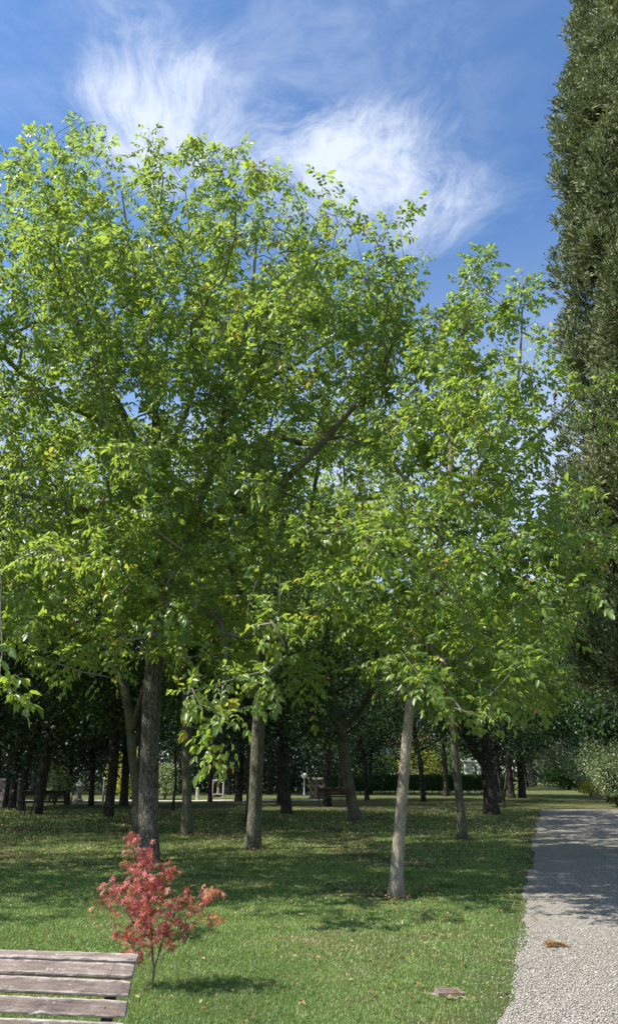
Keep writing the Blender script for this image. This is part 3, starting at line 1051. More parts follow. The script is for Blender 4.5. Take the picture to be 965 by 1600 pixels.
B_ells = [
    EL(755, 460, 10.8, 60, 70, 1.1, 0.8), EL(812, 480, 10.6, 32, 62, 0.8, 0.9), EL(705, 540, 10.9, 75, 90, 1.5, 0.75), EL(800, 620, 10.6, 85, 70, 1.5, 0.75),
    EL(690, 720, 10.8, 150, 110, 2.2, 0.75), EL(800, 790, 10.5, 100, 90, 2.0, 0.85), EL(640, 880, 10.4, 150, 115, 2.2, 0.9), EL(790, 930, 10.2, 130, 100, 2.2, 0.9),
    EL(715, 1045, 9.9, 125, 75, 1.9, 0.75), EL(800, 1030, 10.3, 80, 80, 1.8, .7), EL(560, 940, 10.0, 90, 65, 1.6, 0.5), EL(690, 620, 10.9, 60, 90, 1.6, 0.8), EL(860, 850, 10.6, 70, 90, 1.6, 0.8), EL(545, 840, 10.2, 70, 50, 1.2, 0.8),
]
B_spr = [P(x, y, d) for x, y, d in ((750, 400, 10.8), (770, 398, 10.8), (738, 425, 10.8), (815, 432, 10.5), (830, 470, 10.5), (905, 600, 10.2), (950, 592, 10.1), (962, 650, 10.0), (945, 668, 10.0), (925, 640, 10.1),
                                    (880, 590, 10.2), (905, 925, 10.2), (880, 945, 10.2), (870, 1000, 10.2), (780, 1110, 9.6), (750, 1120, 9.6), (720, 1110, 9.6), (690, 1100, 9.7), (640, 1080, 9.9), (500, 835, 9.8))]
add_tree('walnut_tree', 'slender walnut tree with smooth pale trunk leaning right, nearest to the gravel path', 'tree', B_trunk, B_rad, B_limbs, B_ells,
         spacing=0.45, per=8, size=0.84, bark='bark_pale', limb_bark='bark_limb', root_r=0.074, seed=32, min_z=2.6, gap=(-0.95, 1.5), sprays=B_spr, flare=1.6, group='walnut trees on the lawn', tint_shift=0.02)

# walnut just outside the left edge: only part of its crown shows
gL = np.array([-10.3, 13.0, 0])
add_tree('walnut_tree', 'walnut crown entering at the left edge beside the thick walnut', 'tree',
         [gL, gL + [0.1, 0, 3], gL + [0.3, -.2, 6], gL + [0.2, -.2, 9], gL + [0.5, 0, 11.5]], [0.17, 0.15, 0.12, 0.07, 0.02],
         [([gL + [0.4, 0, 3.6], gL + [1.8, -1.0, 5.2], gL + [3.2, -2.2, 6.6]], [0.07, 0.05, 0.02]), ([gL + [0.3, 0, 4.4], gL + [-1, 1.2, 6.6], gL + [-2, 2, 8.2]], [0.07, 0.05, 0.02])],
         [(gL + [0.5, -0.3, 9.2], (3.4, 3.4, 3.2), 0.9), (gL + [1.9, -1.8, 6.3], (3.0, 3.2, 2.2), 0.9), (gL + [0, 0, 6.0], (3.6, 3.4, 2.6), 0.6)],
         spacing=0.72, per=5, size=1.12, bark='bark_old', seed=33, min_z=3.4, group='walnut trees on the lawn', sprays=[P(2, 1060, 8.2), P(5, 1080, 8.2), P(-5, 1090, 8.2)])

# ------------------------------------------------------------------ the walnuts behind
mid = [
    # base px, trunk px list, distances, radius, bark, ellipsoids, label
    ((395, 1327), [(399, 1250), (403, 1150), (409, 1050), (415, 960), (418, 860), (415, 740)], 18.3, 0.155, 'bark_mid',
     [EL(470, 560, 18.0, 150, 120, 3.0, 0.8), EL(440, 740, 17.8, 150, 110, 3.2, 0.8), EL(470, 900, 17.5, 130, 80, 2.6, 0.8), EL(320, 880, 17.0, 120, 90, 3.0, 0.7), EL(460, 1045, 16.2, 130, 50, 2.2, 0.8)],
     [([(407, 975), (380, 930), (350, 850), (345, 740)], 0.07), ([(413, 960), (440, 900), (480, 820), (500, 700)], 0.07)],
     'walnut tree with grey green mossy trunk, between thick walnut and crooked walnut'),
    ((292, 1306), [(292, 1240), (291, 1160), (292, 1090), (286, 980), (280, 860)], 21.8, 0.125, 'bark_mid',
     [EL(250, 860, 21.5, 130, 110, 3.0, 0.7), EL(290, 1000, 21.0, 110, 60, 2.4, 0.7), EL(60, 930, 19.5, 150, 100, 3.2, 0.8), EL(200, 760, 20, 150, 100, 3.5, .7)],
     [([(291, 1085), (320, 1020), (345, 940)], 0.06), ([(291, 1075), (262, 1010), (240, 930)], 0.06)],
     'slim straight walnut tree standing right behind the thick walnut trunk'),
    ((556, 1284), [(549, 1250), (540, 1200), (535, 1150), (522, 1110), (512, 1050), (507, 980), (500, 880)], 26.8, 0.185, 'bark_mid',
     [EL(560, 960, 26.0, 130, 90, 3.4, 0.8), EL(530, 780, 26.5, 130, 120, 4.0, 0.7), EL(400, 980, 25, 140, 80, 3.6, 0.8), EL(680, 970, 27, 120, 90, 3.6, 0.8)],
     [([(535, 1135), (562, 1112), (580, 1075), (590, 1010)], 0.10), ([(515, 1085), (545, 1070), (565, 1040)], 0.06), ([(512, 1060), (480, 1010), (460, 940)], 0.08)],
     'crooked walnut tree whose forked trunk leans left, left of the pale leaning trunk'),
    ((722, 1311), [(719, 1260), (712, 1200), (708, 1140), (706, 1060), (712, 960)], 20.7, 0.100, 'bark_mid',
     [EL(760, 900, 20.5, 150, 120, 3.0, 0.75), EL(640, 1040, 20.2, 90, 60, 2.2, 0.7), EL(830, 1010, 20.0, 80, 90, 2.2, 0.8), EL(880, 960, 21.5, 110, 110, 2.6, 0.8), EL(780, 1080, 19.5, 110, 48, 2.2, 0.8)],
     [([(709, 1120), (750, 1060), (790, 990)], 0.05), ([(708, 1110), (680, 1060), (660, 1000)], 0.05)],
     'slim brown trunked walnut tree right of the pale leaning trunk'),
    ((216, 1302), [(213, 1240), (206, 1170), (203, 1120), (196, 1085), (188, 1045), (170, 960), (155, 880)], 24.0, 0.13, 'bark_mid',
     [EL(120, 900, 23.5, 140, 100, 3.2, 0.7), EL(100, 740, 23.5, 130, 110, 3.2, 0.6), EL(-20, 900, 24.5, 150, 120, 3.6, 0.8)],
     [([(206, 1150), (214, 1110), (228, 1060), (240, 1000)], 0.07)],
     'slim tree with forked brown trunk half hidden left of the thick walnut'),
]
for (bx, by), tp, d, rad, bark, ells, lim, lb in mid:
    b0 = G(bx, by)
    d = b0[1]
    tr_ = [b0] + [P(x, y, d) for x, y in tp]
    n = len(tr_)
    add_tree('walnut_tree', lb, 'tree', tr_, [rad * (1 - 0.62 * i / (n - 1)) for i in range(n)],
             [([P(x, y, d - 0.5 * i) for i, (x, y) in enumerate(q)], [r_ * (1 - 0.5 * i / len(q)) for i in range(len(q))]) for q, r_ in lim],
             [(c_, r_ * np.array([1.0, 1.35, 1.0]) if True else r_, q_ * 1.25) for c_, r_, q_ in [(e[0], np.array(e[1]), e[2]) for e in ells]], spacing=0.95, kind='compound', per=9, size=1.3, bark=bark, seed=40 + bx, min_z=3.0, group='walnut trees on the lawn', flare=1.4)
# extra crown of a walnut behind the thick one, seen at the top of the picture
# ------------------------------------------------------------------ background wood: three kinds, copied
def proto_tree(name, seed, H, cb, rx, spacing, leaf, bark, rad, size, ns, lean=0.0):
    g = np.random.default_rng(seed)
    tr_ = [np.array([0, 0, 0.]), np.array([0.05 + lean * .2, 0, H * .2]), np.array([-0.05 + lean * .5, 0.1, H * .4]), np.array([lean, 0, H * .65]), np.array([lean * 1.1, 0, H * .92])]
    lim = []
    for k in range(5):
        a = k * 1.26 + g.random()
        z = H * (0.26 + 0.08 * k)
        e = np.array([math.cos(a), math.sin(a), 0])
        lim.append(([np.array([lean * .6, 0, z]), np.array([0, 0, z]) + e * rx * .35 + [0, 0, .8], np.array([0, 0, z]) + e * rx * .7 + [0, 0, 2.0]], [rad * .45, rad * .35, rad * .12]))
    zc = (H + cb) / 2
    ells = [((lean, 0, zc), (rx, rx, (H - cb) / 2), 0.8)]
    for k in range(5):
        a = g.random() * 6.28
        ells.append(((math.cos(a) * rx * .45, math.sin(a) * rx * .45, zc + g.uniform(-.35, .4) * (H - cb)), (rx * .55, rx * .55, (H - cb) * .2), 0.8))
    return add_tree(name, 'x', 'tree', tr_, [rad, rad * .85, rad * .7, rad * .4, rad * .1], lim, ells, spacing=spacing, kind='simple', size=size,
                    leaf=leaf, bark=bark, seed=seed, min_z=H * .22, nsimple=ns, spread=spacing * .42, flare=1.3, shell=0.6)


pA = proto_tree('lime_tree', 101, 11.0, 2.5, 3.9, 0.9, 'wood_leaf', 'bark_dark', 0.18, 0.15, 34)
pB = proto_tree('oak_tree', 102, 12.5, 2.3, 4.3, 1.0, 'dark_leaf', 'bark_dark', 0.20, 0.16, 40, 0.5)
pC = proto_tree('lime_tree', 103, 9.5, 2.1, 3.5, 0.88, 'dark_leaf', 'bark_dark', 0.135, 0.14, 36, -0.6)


def copy_tree(o, loc, rz, sc, name=None):
    c = o.copy(); COL.objects.link(c)
    c.location = loc; c.rotation_euler = (0, 0, rz); c.scale = (sc, sc, sc)
    if name: c.name = name
    for ch in list(o.children):
        k = ch.copy(); COL.objects.link(k); k.parent = c
        for q in list(ch.children):
            j = q.copy(); COL.objects.link(j); j.parent = k
    return c


bgt = [
    # px, py of the foot, proto, scale, rotation, label
    (57, 1273, 'B', 0.95, 0.3, 'dark trunked tree whose trunk stands in front of the far left bench'),
    (169, 1277, 'A', 1.0, 1.0, 'dark straight trunked tree left of the yellow shrub'),
    (193, 1259, 'B', 0.95, 2.0, 'dark trunked tree in front of the yellow shrub'),
    (142, 1259, 'C', 1.0, 0.5, 'thin dark trunked tree right of the stone lantern'),
    (105, 1257, 'C', 0.95, 1.9, 'thin dark trunked tree left of the stone lantern'),
    (32, 1267, 'C', 1.05, 4.0, 'slanting trunked tree second from the left edge of the wood'),
    (19, 1264, 'A', 0.9, 3.0, 'dark trunked tree nearest the left edge of the wood'),
    (8, 1262, 'C', 0.9, 2.2, 'slim tree cut by the left edge beside the far track'),
    (448, 1272, 'B', 1.0, 3.14, 'dark trunk leaning left, just right of the mossy walnut trunk'),
    (436, 1257, 'C', 1.0, 3.0, 'thin dark trunk crossing behind the left leaning one'),
    (511, 1260, 'A', 1.0, 5.0, 'very dark straight trunk beside the middle bench'),
    (372, 1252, 'B', 1.0, 0.9, 'dark broad footed trunk right of the white framed shrine'),
    (328, 1253, 'C', 0.85, 5.5, 'thin leaning trunk touching the white framed shrine'),
    (573, 1250, 'C', 0.95, 0.2, 'thin dark trunk in front of the clipped hedge, right of crooked walnut'),
    (661, 1252, 'C', 1.05, 0.0, 'dark trunk leaning left in front of the hedge, right of the pale trunk'),
    (697, 1244, 'A', 0.95, 1.2, 'dark slim trunk against the hedge, left of the brown trunked walnut'),
    (799, 1247, 'B', 1.0, 4.2, 'dark tree right behind the black trunked yew'),
    (822, 1231, 'A', 1.15, 2.6, 'first tree along the left of the grass avenue'),
    (835, 1228, 'B', 1.1, 1.6, 'second tree along the left of the grass avenue, behind the first'),
    (850, 1225, 'A', 1.2, 0.6, 'farthest tree on the left of the grass avenue'),
]
protos = {'A': pA, 'B': pB, 'C': pC}
used = set()
for px, py, k, sc, rz, lb in bgt:
    loc = tuple(G(px, py))
    if k in used:
        o = copy_tree(protos[k], loc, rz, sc)
    else:
        o = protos[k]; used.add(k)
        o.location = loc; o.rotation_euler = (0, 0, rz); o.scale = (sc, sc, sc)
    o['label'] = lb; o['group'] = 'dark woodland trees behind the lawn'; o['category'] = 'tree'
# trees further back, whose crowns close the view
far = []
g_ = np.random.default_rng(77)
for row, (Y, n, x0, x1) in enumerate(((60, 9, -30, 8), (74, 9, -40, 18)  )):
    for j in range(n):
        far.append((x0 + (x1 - x0) * (j + g_.uniform(.2, .8)) / n, Y + g_.uniform(-3, 3), 'ABC'[int(g_.integers(3))], g_.uniform(1.0, 1.3)))
for x, y, k, sc in far:
    o = copy_tree(protos[k], (x, y, 0), g_.random() * 6.28, sc)
    o['category'] = 'tree'
    o['label'] = 'distant dark woodland tree beyond the far pale track'
    o['group'] = 'distant woodland trees beyond the track'
for x, y, k, sc, lb in ((14.0, 27.5, 'A', 1.0, 'leafy tree right of the gravel, its crown just beneath the cypress'), (15.8, 37, 'A', 1.1, 'tree behind the glossy shrub at the right edge'),
                        (18.8, 48, 'B', 1.1, 'dark tree overhanging the right of the grass avenue, second from the gravel'), (23, 60, 'A', 1.15, 'green tree overhanging the silvery shrub on the right of the avenue'),
                        (27.6, 74, 'B', 1.25, 'dark crown above the silvery shrub at the avenue end'), (34, 92, 'A', 1.3, 'crown at the right of the far end of the avenue'),
                        (41, 128, 'B', 1.5, 'dark tree closing the far end of the grass avenue'), (10.2, 43, 'A', 1.0, 'tree whose crown overhangs the avenue right of the black yew'), (13.6, 51, 'A', 1.25, 'tree overhanging the left side of the grass avenue beside the pale trunks'), (15.2, 31.5, 'B', 0.95, 'dark tree overhanging the far end of the gravel')):
    o = copy_tree(protos[k], (x, y, 0), g_.random() * 6.28, sc)
    o['category'] = 'tree'; o['label'] = lb; o['group'] = 'trees around the grass avenue'
for x, y, k, sc, lb in ((-14.5, 19.5, 'A', 0.95, 'tree added beyond the left edge for shading the lawn, nearest'), (-5.8, 27.5, 'A', 0.95, 'dark crowned tree added for shading the lawn, hidden directly behind the thick walnut trunk'), (-1.75, 24.5, 'A', 0.85, 'tree added for shading the lawn, hidden directly behind the mossy grey green walnut trunk'), (-9.5, 24.0, 'C', 1.1, 'thin trunked tree added for shading the lawn, left of the dark trunk by the far left bench'), (-16.5, 27, 'C', 1.2, 'tree added beyond the left edge for shading the lawn, second'),  # copies added so that their crowns darken the mid lawn
                        (-18.5, 34, 'B', 1.0, 'tree added beyond the left edge for shading the lawn, third'), (-20.5, 42, 'A', 0.9, 'tree added beyond the left edge for shading the lawn, farthest')):
    o = copy_tree(protos[k], (x, y, 0), g_.random() * 6.28, sc * 1.1)
    o['category'] = 'tree'; o['label'] = lb; o['group'] = 'trees added for shading the lawn'


# far mass of wood behind everything
def wood_mass():
    g = np.random.default_rng(88)
    n = 90000
    x = g.uniform(-95, 90, n)
    y = 128 + g.uniform(-3, 6, n) - 0.0 * x
    top = 16.0 + 2.2 * np.sin(x * 0.25) + 1.4 * np.sin(x * 0.71 + 1)
    z = g.random(n) ** 0.8 * top
    L = g.uniform(0.35, 0.8, n)
    V, Fa, ti = simple_leaves(np.stack([x, y, z], 1), g.normal(size=(n, 3)), g.normal(size=(n, 3)) + [0, -0.4, 0.4], L, L * 0.7, g.uniform(0, .3, n), g.random(n))
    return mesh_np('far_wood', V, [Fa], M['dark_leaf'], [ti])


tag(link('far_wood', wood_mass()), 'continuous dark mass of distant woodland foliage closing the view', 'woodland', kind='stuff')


def undergrowth():
    g = np.random.default_rng(89)
    n = 100000
    back = g.random(n) < .6
    x = np.where(back, g.uniform(-62, 26, n), g.uniform(-48, 2.5, n))
    y = np.where(back, 86, 66) + 3 * np.sin(x * .3) + g.normal(0, 1.2, n)
    top = np.where(back, 10.0, 3.6) + 1.0 * np.sin(x * 0.6) + .8 * np.sin(x * 1.7 + 1)
    z = g.random(n) * top
    L = g.uniform(0.14, 0.32, n)
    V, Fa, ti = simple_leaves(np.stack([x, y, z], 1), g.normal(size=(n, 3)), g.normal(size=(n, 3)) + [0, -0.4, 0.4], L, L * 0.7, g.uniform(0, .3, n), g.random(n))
    return mesh_np('undergrowth', V, [Fa], M['dark_leaf'], [ti])


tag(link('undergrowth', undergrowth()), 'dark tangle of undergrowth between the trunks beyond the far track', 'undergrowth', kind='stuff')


# ------------------------------------------------------------------ yew with black trunk, vase shape
def yew():
    b = G(768, 1273)
    d = b[1]
    tr_ = [b, P(766, 1245, d), P(762, 1210, d), P(758, 1180, d), P(755, 1120, d), P(755, 1060, d)]
    lim = [([P(760, 1200, d), P(745, 1180, d), P(728, 1150, d), P(715, 1110, d)], [.12, .10, .08, .04]),
           ([P(760, 1190, d), P(778, 1165, d), P(792, 1130, d)], [.11, .09, .04]), ([P(760, 1195, d), P(738, 1172, d), P(735, 1130, d)], [.1, .08, .04])]
    add_tree('yew_tree', 'black trunked yew with dense near black vase shaped crown by the avenue', 'tree', tr_, [.26, .2, .19, .17, .1, .03], lim,
             [EL(755, 1135, d, 62, 45, 2.2, 1.0), EL(770, 1170, d, 38, 28, 1.4, 1.0), EL(745, 1090, d, 60, 40, 2.0, 1.0)], spacing=.6, kind='simple', size=.10, leaf='dark_leaf',
             bark='bark_dark', seed=55, min_z=1.7, nsimple=50, spread=.28, flare=1.5)
    # young multi-stem beside it
    b = G(786, 1262)
    d = b[1]
    add_tree('young_tree', 'small multi stemmed tree with bare thin stems right of the black yew trunk', 'tree', [b, P(783, 1235, d), P(776, 1205, d), P(772, 1170, d)], [.07, .05, .04, .02],
             [([P(786, 1250, d), P(790, 1220, d), P(792, 1190, d), P(796, 1160, d)], [.05, .04, .03, .02]), ([P(785, 1255, d), P(780, 1230, d), P(784, 1190, d)], [.04, .03, .02])],
             [EL(786, 1160, d, 30, 30, 1.2, 1.0)], spacing=.6, kind='simple', size=.10, leaf='dark_leaf', bark='bark_dark', seed=56, min_z=2.2, nsimple=40, spread=.3)


yew()


# ------------------------------------------------------------------ cypress
def cypress(bx, by, H, prof, seed, ntuft, label, tuft=26, name='cypress_tree', lsz=1.0):
    g = np.random.default_rng(seed)
    f1, f2, f3 = Fld(seed, 14, 1.0), Fld(seed + 1, 14, 1.0), Fld(seed + 2, 12, 1.0)
    zz = np.array([p[0] for p in prof]); rr = np.array([p[1] for p in prof])

    def surf(a, z):
        X = np.stack([np.cos(a) * 3, np.sin(a) * 3, z * 0.55], 1)
        lump = 0.20 * f1(X * 0.8) + 0.20 * f2(X * 1.9) + 0.12 * f3(X * 4.2)
        return np.interp(z, zz, rr) * (1 + 0.85 * lump)
    root = empty(name, (bx, by, 0), label, 'tree')
    # trunk
    m = MB()
    m.tube([(0, 0, -.1), (0, 0, .4), (0.03, 0, 2), (0, 0.05, H * .5), (0, 0, H * .93)], [rr.max() * .16, rr.max() * .13, rr.max() * .11, .12, .02], 14)
    m.build('trunk', M['bark_dark'], root, smooth=True)
    Ps, Ns, Tt = [], [], []
    n = ntuft
    z = zz[0] + (H - zz[0]) * g.random(n * 2)
    z = z[g.random(n * 2) < np.interp(z, zz, rr) / rr.max()][:n]
    n = len(z)
    a = g.random(n) * 6.283
    r = surf(a, z)
    depth = g.random(n) ** 2.0 * 0.5
    rad = r * (1 - depth * 0.55) - 0.05
    C = np.stack([rad * np.cos(a), rad * np.sin(a), z], 1)
    outw = np.stack([np.cos(a), np.sin(a), np.full(n, 0.95)], 1) + g.normal(size=(n, 3)) * 0.32
    outw = unit(outw)
    # most sprays sit on rounded cushions, the ends of the upswept branches
    nc = 1500
    ci = g.integers(0, n, nc)
    cc = C[ci] * np.array([0.95, 0.95, 1.0])
    rc = g.uniform(0.20, 0.62, nc)
    on = g.random(n) < 0.8
    w_ = g.integers(0, nc, n)
    u_ = unit(g.normal(size=(n, 3)) + outw[ci[w_]] * 0.9)
    Cq = cc[w_] + u_ * (rc[w_] * g.uniform(0.75, 1.0, n))[:, None] * np.array([0.8, 0.8, 1.35])
    C = np.where(on[:, None], Cq, C * np.array([0.9, 0.9, 1]))
    outw = np.where(on[:, None], unit(u_ + np.array([0, 0, 0.8])), outw)
    k = tuft
    Cc = np.repeat(C, k, 0); Oo = np.repeat(outw, k, 0)
    m_ = len(Cc)
    d = Oo + g.normal(size=(m_, 3)) * 0.42
    L = g.uniform(0.06, 0.14, m_) * lsz
    st = Cc + Oo * (g.random(m_) * 0.34 * lsz)[:, None] + g.normal(size=(m_, 3)) * 0.04 * lsz
    ti = np.clip(np.repeat(g.normal(0.48, 0.16, n) + np.where(on, g.normal(0, .14, nc)[w_], -.2), k) + g.normal(0, 0.14, m_), 0, 1)
    V, Fa, ti = simple_leaves(st, d, g.normal(size=(m_, 3)), L * 1.15, L * g.uniform(0.28, 0.48, m_), g.uniform(0, .4, m_), ti)
    # opaque hull added inside, painted dark for the crown's unlit core
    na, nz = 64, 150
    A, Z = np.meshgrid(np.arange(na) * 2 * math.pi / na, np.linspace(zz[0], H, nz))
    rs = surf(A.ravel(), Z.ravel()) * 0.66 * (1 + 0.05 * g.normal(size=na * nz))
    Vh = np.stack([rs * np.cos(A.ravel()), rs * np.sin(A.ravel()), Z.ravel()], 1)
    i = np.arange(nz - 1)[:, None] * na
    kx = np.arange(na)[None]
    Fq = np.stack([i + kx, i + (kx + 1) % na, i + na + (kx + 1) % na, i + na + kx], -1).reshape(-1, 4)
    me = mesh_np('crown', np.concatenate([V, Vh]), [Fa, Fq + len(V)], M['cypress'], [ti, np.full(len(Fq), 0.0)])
    link('crown', me, root)
    return root


cypress(9.1, 15.6, 27.5, [(2.6, 1.2), (3.6, 2.6), (6, 2.85), (12, 2.3), (16, 1.85), (20, 1.35), (23, 0.9), (25.5, 0.5), (27.5, 0.1)], 61, 30000,
        'huge olive green cypress column rising along the right edge of the picture', tuft=24)

# pale cypress-like trunks along the avenue
for px, py, sc, lb in ((815, 1232, 1.0, 'pale trunk cypress at the near left end of the grass avenue'), (827, 1229, 1.0, 'second pale trunk in the row left of the grass avenue')):
    b = G(px, py)
    add_tree('avenue_tree', lb, 'tree', [b, b + [0, 0, 1.5], b + [-.2, 0, 3.2], b + [-.3, 0, 6.5]], [.3, .24, .2, .1], [],
             [(b + [0, 0, 5.6], (1.6, 1.6, 3.2), 1.0)], spacing=.9, kind='simple', size=.2, leaf='dark_leaf', bark='bark_pale', seed=px, min_z=2.0, nsimple=40, spread=.4, group='pale trunks of the avenue')


# ------------------------------------------------------------------ shrubs
def shrub(name, label, loc, rx, h, leaf, n, L, seed, stems=7, z0=0.05, cat='shrub', group=None, bark='bark_dark', top=None):
    g = np.random.default_rng(seed)
    root = empty(name, tuple(loc), label, cat, group)
    m = MB()
    ends = []
    for k in range(stems):
        a = g.random() * 6.28
        q = g.uniform(.3, .85)
        e = np.array([math.cos(a) * rx * q, math.sin(a) * rx * q, h * g.uniform(.6, .95)])
        c = np.array([e[0] * .35, e[1] * .35, e[2] * .5])
        m.tube([(0, 0, -.05), tuple(c), tuple(e)], [.02 + rx * .012, .012 + rx * .008, .004], 5)
        ends.append(e)
    m.build('stems', M[bark], root)
    fl = Fld(seed, 12, 1.0)
    u = unit(g.normal(size=(n, 3)))
    r = np.where(g.random(n) < .7, g.uniform(.7, 1, n), g.random(n) ** .4)
    wob = 1 + .22 * fl(u * 3.0)
    C = u * (r * wob)[:, None] * [rx, rx, h * .5] + [0, 0, h * .52 + z0]
    C = C[fl(C * 3 / max(rx, .3)) > -1.1]
    C[:, 2] = np.abs(C[:, 2])
    n = len(C)
    l = g.uniform(.6, 1.2, n) * L
    V, Fa, ti = simple_leaves(C, g.normal(size=(n, 3)) + [0, 0, .2], g.normal(size=(n, 3)) * .8 + [0, 0, .6], l, l * .55, g.uniform(0, .4, n), g.random(n))
    link('foliage', mesh_np('foliage', V, [Fa], M[leaf], [ti]), root)
    return root


def at(px, py, extra=0): return G(px, py) + [0, extra, 0]


shrub('shrub', 'pale variegated shrub with cream leaves standing right of the far left bench', at(85, 1258), 0.95, 2.0, 'pale_leaf', 2600, .13, 201)
shrub('shrub', 'bright yellow green shrub behind the dark trunks left of the thick walnut', at(205, 1249), 1.6, 2.9, 'yellow_leaf', 2600, .16, 202)
shrub('shrub', 'slender pale flowered shrub between the thick walnut and the slim trunk', at(257, 1250), 0.85, 2.1, 'pale_leaf', 1500, .15, 203)
shrub('shrub', 'round silvery grey shrub at the far right of the grass avenue', G(878, 1231), 2.3, 4.6, 'silver_leaf', 6500, .24, 204)
shrub('shrub', 'low bright green shrub in front of the silvery one', G(888, 1234), 2.3, 2.3, 'wood_leaf', 4200, .22, 205)
shrub('shrub', 'large glossy leaved shrub at the right edge beyond the gravel', G(953, 1262) + [0.6, 0.6, 0], 1.7, 3.0, 'pale_leaf', 8500, .11, 206, stems=14)  # near-white leaves among the green imitate glints
shrub('shrub', 'small yellow green bush at the foot of the pale avenue trunk', G(922, 1244), .8, .9, 'yellow_leaf', 1200, .12, 207)
shrub('shrub', 'dark evergreen shrub behind the pale avenue trunk', G(908, 1238) + [2.5, 3, 0], 2.6, 3.4, 'dark_leaf', 4200, .2, 208)
b = G(930, 1243)
add_tree('avenue_tree', 'tree with sunlit pale leaning trunk behind the glossy shrub at right', 'tree', [b, P(924, 1215, b[1]), P(917, 1190, b[1]), P(912, 1150, b[1])], [.24, .2, .17, .08], [],
         [EL(915, 1110, b[1], 55, 45, 2.4, 1.0)], spacing=.9, kind='simple', size=.14, leaf='wood_leaf', bark='bark_pale', seed=211, min_z=2.2, nsimple=45, spread=.4, group='pale trunks of the avenue')


for (x, y, rx, h, lf, lb) in ((17.6, 43.5, 2.0, 5.5, 'dark_leaf', 'tall dark evergreen bush right of the grass avenue, nearest'), (22.6, 57, 2.4, 6.5, 'wood_leaf', 'tall green bush right of the grass avenue, second'),
                          (29, 76, 3.0, 8.5, 'dark_leaf', 'tall dark evergreen bush right of the grass avenue, third'), (45, 112, 4.6, 10, 'wood_leaf', 'tall green bush closing the end of the grass avenue'),
                          (37.5, 125, 4.0, 6, 'dark_leaf', 'dark rounded bush closing the far end of the grass avenue')):
    shrub('evergreen_bush', lb, (x, y, 0), rx, h, lf, 9000, .16 + rx * .05, int(x * 7), cat='shrub', group='tall bushes along the avenue')
for px, rx, h, lf, lb in ((655, 2.6, 3.8, 'yellow_leaf', 'bush with sunlit yellow green put into its leaf colour, above the hedge between pale and brown trunks'), (700, 2.8, 4.4, 'wood_leaf', 'green bush behind the hedge right of the yellow green one'),  # yellow leaf colour carries the sunlight on this bush
                      (590, 2.6, 3.0, 'wood_leaf', 'green bush behind the hedge left of the pale leaning trunk'), (545, 3.0, 4.4, 'dark_leaf', 'dark bush behind the left half of the hedge')):
    shrub('shrub', lb, P(px, 1236, 70) * [1, 1, 0], rx, h, lf, 5000, .2, px, cat='shrub')


# clipped hedge
def hedge(x0, x1, Y, h, t, label, seed, gap=False):
    g = np.random.default_rng(seed)
    n = int((x1 - x0) * 900)
    x = g.uniform(x0, x1, n)
    face = g.random(n)
    z = np.where(face < .62, h * g.random(n) ** .75, h - abs(g.normal(0, .04, n)))
    y = np.where(face < .62, Y - t / 2 + g.normal(0, .06, n), Y + g.uniform(-t / 2, t / 2, n))
    lo = Fld(seed, 10, 1)(np.stack([x, z, 0 * x], 1) * 2.2)
    k = (z > .35) | (lo > -0.1)
    x, y, z = x[k], y[k], z[k]
    n = len(x)
    L = g.uniform(.07, .14, n)
    V, Fa, ti = simple_leaves(np.stack([x, y, z], 1), g.normal(size=(n, 3)), g.normal(size=(n, 3)) * .7 + [0, -.3, .5], L, L * .6, g.uniform(0, .3, n), g.random(n))
    root = empty('hedge', ((x0 + x1) / 2, Y, 0), label, 'hedge')
    off = np.array([(x0 + x1) / 2, Y, 0])
    # twiggy inner body, rough
    nx = int((x1 - x0) * 5)
    xs = np.linspace(x0 + .05, x1 - .05, nx)
    prof = [(-t / 2 + .10, .30), (-t / 2 + .07, h * .6), (-t / 2 + .10, h - .07), (t / 2 - .10, h - .07), (t / 2 - .07, h * .5), (t / 2 - .1, .3)]
    Vb = np.array([[xx, Y + py_, pz] for xx in xs for py_, pz in prof]) + g.normal(size=(nx * 6, 3)) * .03
    q = 6
    i = np.arange(nx - 1)[:, None] * q
    kk = np.arange(q)[None]
    Fq = np.stack([i + kk, i + (kk + 1) % q, i + q + (kk + 1) % q, i + q + kk], -1).reshape(-1, 4)
    link('foliage', mesh_np('foliage', np.concatenate([V, Vb]) - off, [Fa, Fq + len(V)], M['wood_leaf'], [ti, np.full(len(Fq), .0)]), root)
    m = MB()
    for xx in np.arange(x0 + .3, x1, .45):
        m.tube([(xx - off[0], 0, -.05), (xx - off[0] + g.uniform(-.1, .1), 0, .3), (xx - off[0] + g.uniform(-.15, .15), 0, .8)], [.03, .022, .012], 5)
    m.build('stems', M['bark_dark'], root)


hY = G(650, 1241)[1]
hedge(P(517, 1235, hY)[0], P(800, 1235, hY)[0], hY, P(600, 1211, hY)[2], 1.1, 'long clipped green hedge across the view behind the pale leaning trunk', 301)

# ------------------------------------------------------------------ things among the far trees
# pale pillars behind the hedge
for px, lb in ((733, 'pale square gate pillar just right of the brown trunked walnut'), (752, 'pale square gate pillar right beside the black yew trunk')):
    b = G(px, 1236)
    root = empty('gate_pillar', tuple(b), lb, 'pillar', 'pale pillars behind the hedge')
    h = P(px, 1190, b[1])[2]
    m = MB(); m.box((0, 0, h / 2 - .1), (.62, .62, h), None, .03); m.build('shaft', M['plaster'], root)
    m = MB(); m.box((0, 0, .14), (.86, .86, .3), None, .03); m.build('plinth', M['stone'], root)
    m = MB(); m.box((0, 0, h + .02), (.84, .84, .2), None, .04); m.box((0, 0, h + .18), (.5, .5, .16), None, .05); m.build('cap', M['stone'], root)


